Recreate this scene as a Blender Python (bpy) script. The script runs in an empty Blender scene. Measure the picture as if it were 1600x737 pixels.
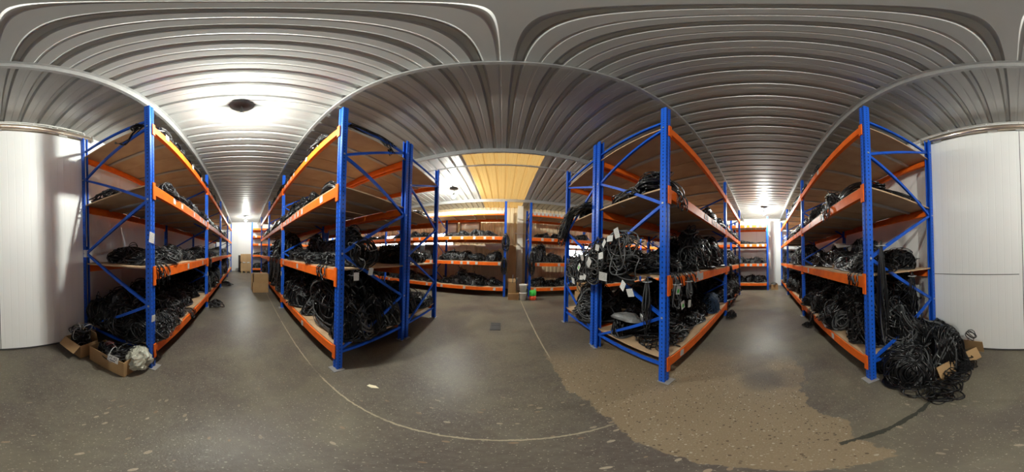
import bpy, math, random
import numpy as np
from mathutils import Matrix, Vector

SC = bpy.context.scene
COL = SC.collection
R = math.radians

# ------------------------------------------------------------------ camera
CAM_H = 1.45
TX, TY = R(-0.5357), R(1.3304)
rx = np.array([[1, 0, 0], [0, math.cos(TX), -math.sin(TX)], [0, math.sin(TX), math.cos(TX)]])
ry = np.array([[math.cos(TY), 0, math.sin(TY)], [0, 1, 0], [-math.sin(TY), 0, math.cos(TY)]])
RC = (rx @ ry).T                       # camera frame (right, forward, up) in the world
cam_data = bpy.data.cameras.new('camera')
cam_data.type = 'PANO'
cam_data.panorama_type = 'EQUIRECTANGULAR'
cam_data.longitude_min, cam_data.longitude_max = -math.pi, math.pi
cam_data.latitude_max = math.pi / 2
cam_data.latitude_min = math.pi / 2 - R(737 * 360 / 1600)
cam_data.clip_start, cam_data.clip_end = 0.02, 100
cam = bpy.data.objects.new('camera', cam_data)
COL.objects.link(cam)
m3 = np.column_stack([RC[:, 0], RC[:, 2], -RC[:, 1]])
cam.matrix_world = Matrix.Translation((0, 0, CAM_H)) @ Matrix(m3.tolist()).to_4x4()
SC.camera = cam

# ------------------------------------------------------------------ world (daylight outside), exposure
W = bpy.data.worlds.new('world')
SC.world = W
W.use_nodes = True
W.node_tree.nodes['Background'].inputs['Color'].default_value = (0.95, 0.97, 1.0, 1)
W.node_tree.nodes['Background'].inputs['Strength'].default_value = 9.5
SC.view_settings.view_transform = 'Standard'
SC.view_settings.look = 'None'
SC.view_settings.exposure = 0.55
SC.view_settings.gamma = 1.0
SC.view_settings.use_curve_mapping = False
LAMPS = [  # x, y, strength, label
    (-1.86, -0.18, 1900, 'bare glowing bulb on the ceiling above the near end of the left aisle'),
    (-10.4, -0.68, 1700, 'bare glowing bulb at the far end of the left aisle before the pallets'),
    (7.0, 0.15, 2400, 'bare glowing bulb at the far end of the right aisle'),
    (-1.93, 5.01, 2400, 'bare glowing bulb beside the amber roof light'),
    (6.7, 5.40, 3000, 'bare bulb over the cross-aisle behind the right middle racks'),
    (-10.5, 4.60, 2800, 'bare bulb over the cross-aisle behind the left middle racks'),
]
LAMP_COLOR = (0.97, 1.0, 0.915)

# ------------------------------------------------------------------ materials
def mat(name, col, rough=0.5, metal=0.0, spec=0.5, noise=None, bump=None, emit=None):
    """noise = (scale, amount, second colour); bump = (scale, strength)"""
    m = bpy.data.materials.new(name)
    m.use_nodes = True
    nt = m.node_tree
    b = nt.nodes['Principled BSDF']
    b.inputs['Base Color'].default_value = (*col, 1)
    b.inputs['Roughness'].default_value = rough
    b.inputs['Metallic'].default_value = metal
    b.inputs['Specular IOR Level'].default_value = spec
    if noise or bump:
        tc = nt.nodes.new('ShaderNodeTexCoord')
    if noise:
        n = nt.nodes.new('ShaderNodeTexNoise')
        n.inputs['Scale'].default_value = noise[0]
        n.inputs['Detail'].default_value = 5
        nt.links.new(tc.outputs['Object'], n.inputs['Vector'])
        r = nt.nodes.new('ShaderNodeValToRGB')
        r.color_ramp.elements[0].position = 0.35
        r.color_ramp.elements[0].color = (*col, 1)
        r.color_ramp.elements[1].position = 0.35 + noise[1]
        r.color_ramp.elements[1].color = (*noise[2], 1)
        nt.links.new(n.outputs['Fac'], r.inputs['Fac'])
        nt.links.new(r.outputs['Color'], b.inputs['Base Color'])
    if bump:
        n2 = nt.nodes.new('ShaderNodeTexNoise')
        n2.inputs['Scale'].default_value = bump[0]
        n2.inputs['Detail'].default_value = 4
        nt.links.new(tc.outputs['Object'], n2.inputs['Vector'])
        bp = nt.nodes.new('ShaderNodeBump')
        bp.inputs['Strength'].default_value = bump[1]
        bp.inputs['Distance'].default_value = 0.01
        nt.links.new(n2.outputs['Fac'], bp.inputs['Height'])
        nt.links.new(bp.outputs['Normal'], b.inputs['Normal'])
    if emit:
        b.inputs['Emission Color'].default_value = (*emit[0], 1)
        b.inputs['Emission Strength'].default_value = emit[1]
    return m


class NT:
    """small node-building helper"""
    def __init__(self, m):
        self.nt = m.node_tree
        self.b = self.nt.nodes['Principled BSDF']

    def n(self, t, **kw):
        nd = self.nt.nodes.new(t)
        for k, v in kw.items():
            setattr(nd, k, v)
        return nd

    def l(self, a, b):
        self.nt.links.new(a, b)

    def val(self, x, inp):
        if isinstance(x, (int, float)):
            inp.default_value = x
        else:
            self.l(x, inp)

    def math(self, op, a, b=0.0, c=None, clamp=False):
        nd = self.n('ShaderNodeMath', operation=op, use_clamp=clamp)
        self.val(a, nd.inputs[0])
        self.val(b, nd.inputs[1])
        if c is not None:
            self.val(c, nd.inputs[2])
        return nd.outputs[0]

    def step(self, x, lo, hi):      # smooth 0..1 from lo to hi
        nd = self.n('ShaderNodeMapRange', interpolation_type='SMOOTHSTEP')
        self.val(x, nd.inputs[0])
        nd.inputs[1].default_value = lo
        nd.inputs[2].default_value = hi
        return nd.outputs[0]

    def noise(self, vec, scale, detail=4, rough=0.55, dist=0.0):
        nd = self.n('ShaderNodeTexNoise')
        self.l(vec, nd.inputs['Vector'])
        nd.inputs['Scale'].default_value = scale
        nd.inputs['Detail'].default_value = detail
        nd.inputs['Roughness'].default_value = rough
        nd.inputs['Distortion'].default_value = dist
        return nd.outputs['Fac']

    def mix(self, f, a, b):
        nd = self.n('ShaderNodeMix', data_type='RGBA')
        self.val(f, nd.inputs[0])
        for x, i in ((a, 6), (b, 7)):
            if isinstance(x, tuple):
                nd.inputs[i].default_value = (*x, 1)
            else:
                self.l(x, nd.inputs[i])
        return nd.outputs[2]


M = {}
M['beam'] = mat('orange_paint', (0.90, 0.165, 0.012), 0.5, spec=0.25, noise=(9, 0.3, (0.78, 0.13, 0.012)))
M['brace'] = mat('blue_paint', (0.010, 0.095, 0.56), 0.42, spec=0.25, noise=(7, 0.3, (0.008, 0.075, 0.46)))
M['board'] = mat('plywood', (0.52, 0.355, 0.21), 0.75, noise=(3.5, 0.35, (0.42, 0.265, 0.15)))
M['bar'] = mat('zinc_bar', (0.42, 0.41, 0.38), 0.45, 0.35)
M['zinc'] = mat('galvanised_steel', (0.50, 0.50, 0.49), 0.38, 0.55, noise=(20, 0.4, (0.40, 0.40, 0.40)))
M['foot'] = mat('foot_plate_steel', (0.33, 0.32, 0.30), 0.5, 0.3)
M['black'] = mat('black_cable', (0.006, 0.006, 0.007), 0.27, spec=0.42)
M['core'] = mat('dark_cable_mass', (0.004, 0.004, 0.0045), 0.8, spec=0.2)
M['grey_plastic'] = mat('grey_plastic', (0.16, 0.16, 0.155), 0.4, bump=(30, 0.8))
M['grey'] = mat('grey_cable_and_highlight', (0.07, 0.07, 0.072), 0.40)  # grey cables, and highlights on black heaps put into strand colour
M['blue_cable'] = mat('navy_cable', (0.015, 0.045, 0.10), 0.42)
M['red_cable'] = mat('red_cable', (0.30, 0.02, 0.025), 0.45)
M['tie'] = mat('pale_cable_tie', (0.42, 0.42, 0.41), 0.5)
M['plug'] = mat('steel_plug', (0.45, 0.45, 0.44), 0.3, 0.7)
M['carton'] = mat('cardboard', (0.42, 0.26, 0.12), 0.8, noise=(5, 0.4, (0.36, 0.215, 0.095)))
M['carton_in'] = mat('cardboard_inside', (0.33, 0.20, 0.095), 0.85)
M['cream'] = mat('cream_carton', (0.85, 0.76, 0.55), 0.7, noise=(6, 0.4, (0.74, 0.65, 0.45)))
M['plastic'] = mat('white_bucket_plastic', (0.72, 0.70, 0.66), 0.4)
M['green'] = mat('green_twine', (0.06, 0.62, 0.08), 0.5, bump=(90, 0.4))
M['redtw'] = mat('red_orange_twine', (0.75, 0.085, 0.03), 0.5, bump=(90, 0.4))
M['wood'] = mat('pale_pine', (0.56, 0.38, 0.19), 0.7, noise=(14, 0.5, (0.42, 0.26, 0.12)))
M['darkboard'] = mat('dark_board', (0.05, 0.045, 0.04), 0.6)
M['bag'] = mat('crumpled_plastic_sack', (0.42, 0.41, 0.33), 0.42, bump=(14, 0.7))
M['door'] = mat('white_door_sheet', (0.74, 0.74, 0.72), 0.38, noise=(0.8, 0.4, (0.70, 0.70, 0.68)))
M['white'] = mat('white_paint', (0.74, 0.74, 0.72), 0.45)
M['seal'] = mat('dark_rubber_seal', (0.05, 0.05, 0.05), 0.6)
M['rail'] = mat('brushed_rail_cover', (0.62, 0.52, 0.42), 0.25, 0.75)
M['column'] = mat('column_paint', (0.72, 0.66, 0.56), 0.6)
M['lampbase'] = mat('lamp_base_grey', (0.05, 0.05, 0.05), 0.6)
M['bulb'] = mat('bulb_glow', (1, 1, 1), 0.3, emit=(LAMP_COLOR, 1.0))
def pane_material():
    m = bpy.data.materials.new('window_glass')
    m.use_nodes = True
    nt = m.node_tree
    nt.nodes.clear()
    o = nt.nodes.new('ShaderNodeOutputMaterial')
    tr = nt.nodes.new('ShaderNodeBsdfTransparent')
    gl = nt.nodes.new('ShaderNodeBsdfGlossy')
    mx = nt.nodes.new('ShaderNodeMixShader')
    tr.inputs['Color'].default_value = (0.92, 0.95, 0.94, 1)
    gl.inputs['Roughness'].default_value = 0.05
    mx.inputs[0].default_value = 0.06
    nt.links.new(tr.outputs[0], mx.inputs[1])
    nt.links.new(gl.outputs[0], mx.inputs[2])
    nt.links.new(mx.outputs[0], o.inputs[0])
    return m


M['glass'] = pane_material()
M['frosted'] = mat('cream_wall_panel', (0.82, 0.76, 0.62), 0.6)
M['browntrim'] = mat('brown_trim', (0.22, 0.14, 0.08), 0.6)
M['grate'] = mat('cast_iron', (0.055, 0.055, 0.058), 0.5, 0.3)
M['ink'] = mat('label_ink', (0.03, 0.03, 0.06), 0.6)
M['cloth'] = mat('pink_rag', (0.25, 0.09, 0.09), 0.8)


def paper_material(name, green=False):
    m = mat(name, (0.60, 0.59, 0.56), 0.6)
    t = NT(m)
    tc = t.n('ShaderNodeTexCoord')
    sp = t.n('ShaderNodeSeparateXYZ')
    t.l(tc.outputs['Object'], sp.inputs[0])
    x, z = sp.outputs[0], sp.outputs[2]
    # rows of small printed marks
    cx = t.n('ShaderNodeCombineXYZ')
    t.l(t.math('MULTIPLY', x, 230.0), cx.inputs[0])
    t.l(t.math('MULTIPLY', z, 90.0), cx.inputs[2])
    nz = t.noise(cx.outputs[0], 1.0, 2)
    row = t.math('LESS_THAN', t.math('FRACT', t.math('MULTIPLY', z, 70.0)), 0.42)
    edge = t.math('MULTIPLY', t.math('LESS_THAN', t.math('ABSOLUTE', x), 0.030), t.math('LESS_THAN', t.math('ABSOLUTE', z), 0.032))
    f = t.math('MULTIPLY', t.math('MULTIPLY', row, t.math('GREATER_THAN', nz, 0.5)), edge)
    c = t.mix(f, (0.60, 0.59, 0.56), (0.26, 0.26, 0.27))
    if green:
        d = t.math('ADD', t.math('POWER', x, 2.0), t.math('POWER', t.math('ADD', z, 0.008), 2.0))
        c = t.mix(t.math('LESS_THAN', d, 0.0005), c, (0.05, 0.42, 0.06))
    t.l(c, t.b.inputs['Base Color'])
    return m


M['paper'] = paper_material('printed_paper')
M['paper_green'] = paper_material('printed_paper_green_mark', True)


def post_material():
    m = mat('blue_post_paint', (0.010, 0.085, 0.5), 0.40, spec=0.3)
    t = NT(m)
    tc = t.n('ShaderNodeTexCoord')
    sp = t.n('ShaderNodeSeparateXYZ')
    t.l(tc.outputs['Object'], sp.inputs[0])
    x, y, z = sp.outputs
    fz = t.math('ABSOLUTE', t.math('SUBTRACT', t.math('FRACT', t.math('MULTIPLY', z, 20.0)), 0.5))   # 50 mm pitch
    inz = t.math('LESS_THAN', fz, 0.17)
    front = t.math('MULTIPLY', t.math('LESS_THAN', y, -0.024), t.math('LESS_THAN', t.math('ABSOLUTE', t.math('SUBTRACT', t.math('ABSOLUTE', x), 0.024)), 0.0055))
    side = t.math('MULTIPLY', t.math('GREATER_THAN', t.math('ABSOLUTE', x), 0.035), t.math('LESS_THAN', t.math('ABSOLUTE', y), 0.006))
    f = t.math('MULTIPLY', t.math('MAXIMUM', front, side), inz)
    nz = t.noise(tc.outputs['Object'], 6.0)
    base = t.mix(nz, (0.012, 0.115, 0.66), (0.009, 0.085, 0.50))
    t.l(t.mix(f, base, (0.004, 0.006, 0.02)), t.b.inputs['Base Color'])
    return m


M['post'] = post_material()


def sheet_material():
    m = mat('roof_sheet_steel', (0.40, 0.40, 0.385), 0.36, 0.45)
    t = NT(m)
    tc = t.n('ShaderNodeTexCoord')
    mp = t.n('ShaderNodeMapping')
    mp.inputs['Scale'].default_value = (6, 0.6, 1)
    t.l(tc.outputs['Object'], mp.inputs[0])
    nz = t.noise(mp.outputs[0], 1.5, 5)
    t.l(t.mix(nz, (0.49, 0.49, 0.475), (0.38, 0.375, 0.36)), t.b.inputs['Base Color'])
    t.l(t.math('MULTIPLY_ADD', nz, 0.25, 0.27), t.b.inputs['Roughness'])
    return m


M['sheet'] = sheet_material()


def amber_material():
    m = bpy.data.materials.new('amber_roof_light')
    m.use_nodes = True
    nt = m.node_tree
    nt.nodes.clear()
    o = nt.nodes.new('ShaderNodeOutputMaterial')
    d = nt.nodes.new('ShaderNodeBsdfDiffuse')
    tr = nt.nodes.new('ShaderNodeBsdfTranslucent')
    mx = nt.nodes.new('ShaderNodeMixShader')
    d.inputs['Color'].default_value = (0.62, 0.42, 0.17, 1)
    tr.inputs['Color'].default_value = (0.105, 0.064, 0.020, 1)
    mx.inputs[0].default_value = 0.45
    nt.links.new(d.outputs[0], mx.inputs[1])
    nt.links.new(tr.outputs[0], mx.inputs[2])
    nt.links.new(mx.outputs[0], o.inputs[0])
    return m


M['amber'] = amber_material()


def wall_material(name, c1, c2, pitch, rough=0.42):
    """metal-faced panel with fine vertical rolled lines (relief only)"""
    m = mat(name, c1, rough)
    t = NT(m)
    tc = t.n('ShaderNodeTexCoord')
    sp = t.n('ShaderNodeSeparateXYZ')
    t.l(tc.outputs['Object'], sp.inputs[0])
    nz = t.noise(tc.outputs['Object'], 0.9, 5)
    t.l(t.mix(nz, c1, c2), t.b.inputs['Base Color'])
    fr = t.math('ABSOLUTE', t.math('SUBTRACT', t.math('FRACT', t.math('MULTIPLY', sp.outputs[0], 1.0 / pitch)), 0.5))
    g = t.step(fr, 0.0, 0.07)
    bp = t.n('ShaderNodeBump')
    bp.inputs['Strength'].default_value = 0.32
    bp.inputs['Distance'].default_value = 0.004
    t.l(g, bp.inputs['Height'])
    t.l(bp.outputs[0], t.b.inputs['Normal'])
    return m


M['wall'] = wall_material('white_panel_wall', (0.82, 0.82, 0.80), (0.77, 0.77, 0.75), 0.11)
M['wall_tan'] = wall_material('cream_cladding', (0.78, 0.66, 0.45), (0.72, 0.57, 0.36), 0.5, 0.5)
M['doorface'] = wall_material('door_leaf_sheet', (0.86, 0.86, 0.84), (0.82, 0.82, 0.80), 0.10, 0.34)


def floor_material():
    m = mat('worn_concrete', (0.2, 0.18, 0.15), 0.4, spec=0.21)
    t = NT(m)
    tc = t.n('ShaderNodeTexCoord')
    P = tc.outputs['Object']          # floor object is turned with the joints: x along the aisles
    sp = t.n('ShaderNodeSeparateXYZ')
    t.l(P, sp.inputs[0])
    x, y = sp.outputs[0], sp.outputs[1]
    n1 = t.noise(P, 0.55, 5, 0.6, 0.4)
    n2 = t.noise(P, 1.7, 6, 0.62, 0.3)
    n3 = t.noise(P, 22.0, 4, 0.7)
    n4 = t.noise(P, 120.0, 2, 0.6)
    grey = t.mix(t.step(n1, 0.36, 0.64), (0.095, 0.078, 0.068), (0.155, 0.136, 0.098))
    grey = t.mix(t.math('MULTIPLY', t.step(n2, 0.50, 0.78), 0.6), grey, (0.215, 0.192, 0.150))
    grey = t.mix(t.math('MULTIPLY', t.step(n2, 0.50, 0.26), 0.55), grey, (0.070, 0.058, 0.052))
    grey = t.mix(t.math('MULTIPLY', t.step(n3, 0.35, 0.7), 0.30), grey, (0.20, 0.175, 0.135))
    # ground aggregate patch: one slab, worn through
    e1 = t.math('MULTIPLY', t.math('SUBTRACT', t.noise(P, 1.6, 5, 0.6), 0.5), 0.75)
    e2 = t.math('MULTIPLY', t.math('SUBTRACT', n1, 0.5), 1.5)
    xs_ = t.math('ADD', x, t.math('MULTIPLY', t.step(y, 0.55, 0.15), 0.15))
    fine = t.math('MULTIPLY', t.math('SUBTRACT', t.noise(P, 14.0, 4, 0.65), 0.5), 0.10)
    inx = t.step(t.math('ADD', t.math('ADD', xs_, fine), t.math('MULTIPLY', e1, 0.55)), 0.570, 0.585)
    iny = t.step(t.math('ADD', t.math('ADD', y, e1), fine), -0.40, -0.375)
    fx = t.step(t.math('ADD', x, e2), 2.5, 1.7)
    fy = t.step(t.math('ADD', y, e2), 2.3, 1.7)
    patch = t.math('MULTIPLY', t.math('MULTIPLY', inx, iny), t.math('MULTIPLY', fx, fy))
    vor = t.n('ShaderNodeTexVoronoi')
    vor.inputs['Scale'].default_value = 55
    t.l(P, vor.inputs['Vector'])
    vc = t.n('ShaderNodeSeparateColor')
    t.l(vor.outputs['Color'], vc.inputs[0])
    dark_st = t.math('MULTIPLY', t.math('LESS_THAN', vor.outputs['Distance'], t.math('MULTIPLY_ADD', vc.outputs[1], 0.3, 0.14)), t.math('GREATER_THAN', vc.outputs[0], 0.76))
    pale_st = t.math('MULTIPLY', t.math('LESS_THAN', vor.outputs['Distance'], 0.34), t.math('LESS_THAN', vc.outputs[0], 0.10))
    tan = t.mix(n2, (0.19, 0.137, 0.083), (0.26, 0.20, 0.127))
    tan = t.mix(t.math('MULTIPLY', t.step(n4, 0.4, 0.65), 0.35), tan, (0.31, 0.25, 0.17))
    tan = t.mix(t.math('MULTIPLY', dark_st, 0.8), tan, (0.075, 0.05, 0.035))
    tan = t.mix(t.math('MULTIPLY', pale_st, 0.6), tan, (0.5, 0.45, 0.36))
    c = t.mix(patch, grey, tan)
    # chips of aggregate elsewhere, denser towards the middle of the floor
    vo2 = t.n('ShaderNodeTexVoronoi')
    vo2.inputs['Scale'].default_value = 11
    mp = t.n('ShaderNodeMapping')
    mp.inputs['Scale'].default_value = (1.0, 2.1, 1)
    t.l(P, mp.inputs[0])
    t.l(mp.outputs[0], vo2.inputs['Vector'])
    v2 = t.n('ShaderNodeSeparateColor')
    t.l(vo2.outputs['Color'], v2.inputs[0])
    rr = t.math('SQRT', t.math('ADD', t.math('POWER', x, 2.0), t.math('POWER', y, 2.0)))
    dens = t.math('MULTIPLY', t.step(rr, 1.9, 0.4), t.math('SUBTRACT', 1.0, patch))
    chip = t.math('MULTIPLY', t.math('LESS_THAN', vo2.outputs['Distance'], t.math('MULTIPLY_ADD', v2.outputs[2], 0.20, 0.05)), t.math('GREATER_THAN', v2.outputs[1], 0.5))
    c = t.mix(t.math('MULTIPLY', t.math('MULTIPLY', chip, dens), 0.75), c, t.mix(v2.outputs[0], (0.45, 0.38, 0.28), (0.24, 0.15, 0.09)))
    # broad purple-brown wear and olive areas
    n5 = t.noise(P, 0.9, 4, 0.55, 0.8)
    c = t.mix(t.math('MULTIPLY', t.step(n5, 0.52, 0.66), 0.45), c, (0.095, 0.076, 0.070))
    spk = t.math('GREATER_THAN', t.noise(P, 75.0, 2, 0.5), 0.66)
    c = t.mix(t.math('MULTIPLY', spk, 0.5), c, (0.46, 0.42, 0.33))
    # saw-cut joints, filled with pale mortar
    wob = t.math('MULTIPLY', t.math('SUBTRACT', n3, 0.5), 0.03)
    jy = t.step(t.math('ABSOLUTE', t.math('ADD', t.math('SUBTRACT', y, 0.70), wob)), 0.010, 0.004)
    jy = t.math('MULTIPLY', jy, t.math('MULTIPLY', t.step(x, 0.62, 0.55), t.step(n2, 0.30, 0.50)))
    jx = t.step(t.math('ABSOLUTE', t.math('ADD', t.math('SUBTRACT', x, 0.62), wob)), 0.013, 0.006)
    jx = t.math('MULTIPLY', jx, t.math('MULTIPLY', t.step(y, 1.9, 2.1), t.step(n2, 0.30, 0.45)))
    c = t.mix(t.math('MULTIPLY', t.math('MAXIMUM', jx, jy), 0.8), c, (0.42, 0.36, 0.25))
    # tar-filled joint running to the door
    wid = t.math('MULTIPLY_ADD', t.noise(P, 7.0, 4, 0.7), 0.085, -0.022)
    tar = t.math('LESS_THAN', t.math('ABSOLUTE', t.math('ADD', t.math('SUBTRACT', x, 0.615), t.math('ADD', t.math('MULTIPLY', e1, 0.10), t.math('MULTIPLY', fine, 0.25)))), wid)
    tar = t.math('MULTIPLY', tar, t.math('LESS_THAN', y, -0.30))
    c = t.mix(t.math('MULTIPLY', tar, 0.9), c, (0.036, 0.038, 0.030))
    # two oil stains in the right aisle
    st = t.math('ADD', t.math('POWER', t.math('SUBTRACT', x, 1.62), 2.0), t.math('POWER', t.math('ADD', y, 0.02), 2.0))
    st = t.step(t.math('ADD', st, t.math('MULTIPLY', e1, 0.12)), 0.07, 0.0)
    c = t.mix(t.math('MULTIPLY', st, 0.6), c, (0.07, 0.06, 0.055))
    t.l(c, t.b.inputs['Base Color'])
    ro = t.math('MULTIPLY_ADD', n2, 0.30, 0.24)
    ro = t.math('ADD', ro, t.math('MULTIPLY', patch, 0.12))
    t.l(ro, t.b.inputs['Roughness'])
    bp = t.n('ShaderNodeBump')
    bp.inputs['Strength'].default_value = 0.25
    bp.inputs['Distance'].default_value = 0.004
    t.l(t.math('ADD', n3, n4), bp.inputs['Height'])
    t.l(bp.outputs[0], t.b.inputs['Normal'])
    return m


M['floor'] = floor_material()

# ------------------------------------------------------------------ mesh helpers
class MB:
    def __init__(self):
        self.v, self.f, self.m, self.s = [], [], [], []

    def add(self, vs, fs, mi=0, smooth=False):
        o = len(self.v)
        self.v += [tuple(map(float, p)) for p in vs]
        self.f += [tuple(o + i for i in q) for q in fs]
        self.m += [mi] * len(fs)
        self.s += [smooth] * len(fs)
        return self

    def box(self, c, s, mi=0, rz=0.0, mat4=None):
        hx, hy, hz = s[0] / 2, s[1] / 2, s[2] / 2
        vs = [(x, y, z) for x in (-hx, hx) for y in (-hy, hy) for z in (-hz, hz)]
        if rz:
            ca, sa = math.cos(rz), math.sin(rz)
            vs = [(x * ca - y * sa, x * sa + y * ca, z) for x, y, z in vs]
        if mat4 is not None:
            vs = [tuple(mat4 @ Vector(p)) for p in vs]
        vs = [(x + c[0], y + c[1], z + c[2]) for x, y, z in vs]
        return self.add(vs, [(0, 1, 3, 2), (4, 6, 7, 5), (0, 4, 5, 1), (2, 3, 7, 6), (0, 2, 6, 4), (1, 5, 7, 3)], mi)

    def bar(self, p, q, w, h, mi=0, up=(0, 0, 1)):
        p, q = Vector(p), Vector(q)
        d = (q - p).normalized()
        a = d.cross(Vector(up))
        if a.length < 1e-4:
            a = d.cross(Vector((1, 0, 0)))
        a.normalize()
        b = a.cross(d)
        vs = []
        for e in (p, q):
            for i, j in ((-1, -1), (1, -1), (1, 1), (-1, 1)):
                vs.append(e + a * (i * w / 2) + b * (j * h / 2))
        return self.add(vs, [(3, 2, 1, 0), (4, 5, 6, 7), (0, 1, 5, 4), (1, 2, 6, 5), (2, 3, 7, 6), (3, 0, 4, 7)], mi)

    def prism(self, prof, x0, x1, axis='x', mi=0):
        n = len(prof)
        vs = []
        for x in (x0, x1):
            for a, b in prof:
                vs.append({'x': (x, a, b), 'y': (a, x, b), 'z': (a, b, x)}[axis])
        fs = [tuple(range(n - 1, -1, -1)), tuple(range(n, 2 * n))]
        fs += [(i, (i + 1) % n, n + (i + 1) % n, n + i) for i in range(n)]
        return self.add(vs, fs, mi)

    def lathe(self, prof, n=20, c=(0, 0, 0), mi=0, smooth=True, mat4=None):
        vs, fs = [], []
        for r, z in prof:
            for k in range(n):
                a = 2 * math.pi * k / n
                vs.append(Vector((r * math.cos(a), r * math.sin(a), z)))
        for i in range(len(prof) - 1):
            for k in range(n):
                k2 = (k + 1) % n
                fs.append((i * n + k, i * n + k2, (i + 1) * n + k2, (i + 1) * n + k))
        fs.append(tuple(range(n - 1, -1, -1)))
        fs.append(tuple((len(prof) - 1) * n + k for k in range(n)))
        if mat4 is not None:
            vs = [mat4 @ p for p in vs]
        vs = [(p[0] + c[0], p[1] + c[1], p[2] + c[2]) for p in vs]
        return self.add(vs, fs, mi, smooth)

    def tube(self, pts, r, n=5, closed=False, mi=0):
        P = np.asarray(pts, float)
        N = len(P)
        if closed:
            T = np.roll(P, -1, 0) - np.roll(P, 1, 0)
        else:
            T = np.gradient(P, axis=0)
        T /= np.linalg.norm(T, axis=1)[:, None] + 1e-9
        A = np.empty_like(P)
        ref = np.array([0, 0, 1.0]) if abs(T[0][2]) < 0.9 else np.array([1.0, 0, 0])
        a = np.cross(T[0], ref)
        for i in range(N):
            a = a - T[i] * (a @ T[i])
            l = math.sqrt(a @ a)
            if l < 1e-6:
                a = np.cross(T[i], ref)
                l = math.sqrt(a @ a) + 1e-9
            a = a / l
            A[i] = a
        B = np.cross(T, A)
        ang = np.arange(n) * 2 * math.pi / n
        V = P[:, None, :] + r * (np.cos(ang)[None, :, None] * A[:, None, :] + np.sin(ang)[None, :, None] * B[:, None, :])
        fs = []
        for i in range(N if closed else N - 1):
            j = (i + 1) % N
            for k in range(n):
                k2 = (k + 1) % n
                fs.append((i * n + k, i * n + k2, j * n + k2, j * n + k))
        if not closed:
            fs.append(tuple(range(n - 1, -1, -1)))
            fs.append(tuple((N - 1) * n + k for k in range(n)))
        return self.add(V.reshape(-1, 3), fs, mi, True)

    def mesh(self, name, mats):
        me = bpy.data.meshes.new(name)
        me.from_pydata(self.v, [], self.f)
        for k in (mats if isinstance(mats, (list, tuple)) else [mats]):
            me.materials.append(M[k])
        me.polygons.foreach_set('material_index', self.m)
        me.polygons.foreach_set('use_smooth', self.s)
        me.update()
        return me

    def build(self, name, mats, parent=None, loc=(0, 0, 0), rz=0.0):
        return obj(name, self.mesh(name, mats), parent, loc, rz)


def obj(name, me, parent=None, loc=(0, 0, 0), rz=0.0, rot=None, scale=None):
    o = bpy.data.objects.new(name, me)
    COL.objects.link(o)
    o.parent = parent
    o.location = loc
    o.rotation_euler = rot if rot else (0, 0, rz)
    if scale:
        o.scale = scale
    return o


def tag(o, label=None, cat=None, group=None, kind=None):
    if label:
        o['label'] = label
    if cat:
        o['category'] = cat
    if group:
        o['group'] = group
    if kind:
        o['kind'] = kind
    return o


def thing(name, label, cat, loc=(0, 0, 0), rz=0.0, group=None):
    return tag(obj(name, None, None, loc, rz), label, cat, group)


def boxmesh(c, s, name, mk):
    return MB().box(c, s).mesh(name, mk)

def smooth_path(pts, n):
    """Catmull-Rom through points"""
    P = np.asarray(pts, float)
    P = np.vstack([2 * P[0] - P[1], P, 2 * P[-1] - P[-2]])
    out = []
    k = len(P) - 3
    for t in np.linspace(0, k - 1e-6, n):
        i = int(t)
        f = t - i
        a, b, c, d = P[i], P[i + 1], P[i + 2], P[i + 3]
        out.append(0.5 * (2 * b + (c - a) * f + (2 * a - 5 * b + 4 * c - d) * f * f + (3 * b - a - 3 * c + d) * f ** 3))
    return np.array(out)


rng = np.random.RandomState(7)
random.seed(7)

# ------------------------------------------------------------------ the room
ROT = R(3.2)
ZC = 3.82          # underside of the roof sheets

fl = MB()
fl.add([(-16, -5, 0), (13, -5, 0), (13, 10, 0), (-16, 10, 0)], [(0, 1, 2, 3)])
tag(fl.build('floor', 'floor', rz=ROT), kind='structure')

ceiling = tag(obj('ceiling', None, None, (0, 0, 0), ROT), kind='structure')
PITCH = 0.238


def sheet(x0, n, y0, y1, name, mk):
    prof = []
    for k in range(n):
        b = x0 + k * PITCH
        prof += [(b, 0), (b + 0.074, 0), (b + 0.079, 0.0028), (b + 0.093, 0.0028), (b + 0.098, 0), (b + 0.164, 0),
                 (b + 0.184, 0.036), (b + 0.218, 0.036)]
    prof.append((x0 + n * PITCH, 0))
    vs = [(x, y0, ZC + z) for x, z in prof] + [(x, y1, ZC + z) for x, z in prof]
    L = len(prof)
    m = MB().add(vs, [(i, i + 1, L + i + 1, L + i) for i in range(L - 1)])
    return m.build(name, mk, ceiling)


NS = 7
for k in range(-9, 8):
    x0 = -0.88 + k * NS * PITCH
    if k == 0:
        sheet(x0, NS, -4.6, 3.16, 'roof_sheet', 'sheet')
        tag(sheet(x0, NS, 3.08, 8.4, 'roof_light_sheet', 'amber'), 'amber translucent roof light sheet')
    else:
        sheet(x0, NS, -4.6, 8.4, 'roof_sheet', 'sheet')


def purlin(p, q, name='purlin', h=0.13, fl_=0.034):
    p, q = Vector(p), Vector(q)
    d = (q - p)
    L = d.length
    m = MB().prism([(-fl_, 0), (0.004, 0), (0.004, h - 0.006), (fl_, h - 0.006), (fl_, h), (-0.002, h), (-0.002, 0.006), (-fl_, 0.006)], 0, L)
    o = m.build(name, 'zinc', ceiling, p, math.atan2(d.y, d.x))
    return o


def loc_rot(x, y, z):      # world -> ceiling frame
    c, s = math.cos(-ROT), math.sin(-ROT)
    return (x * c - y * s, x * s + y * c, z)


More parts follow.
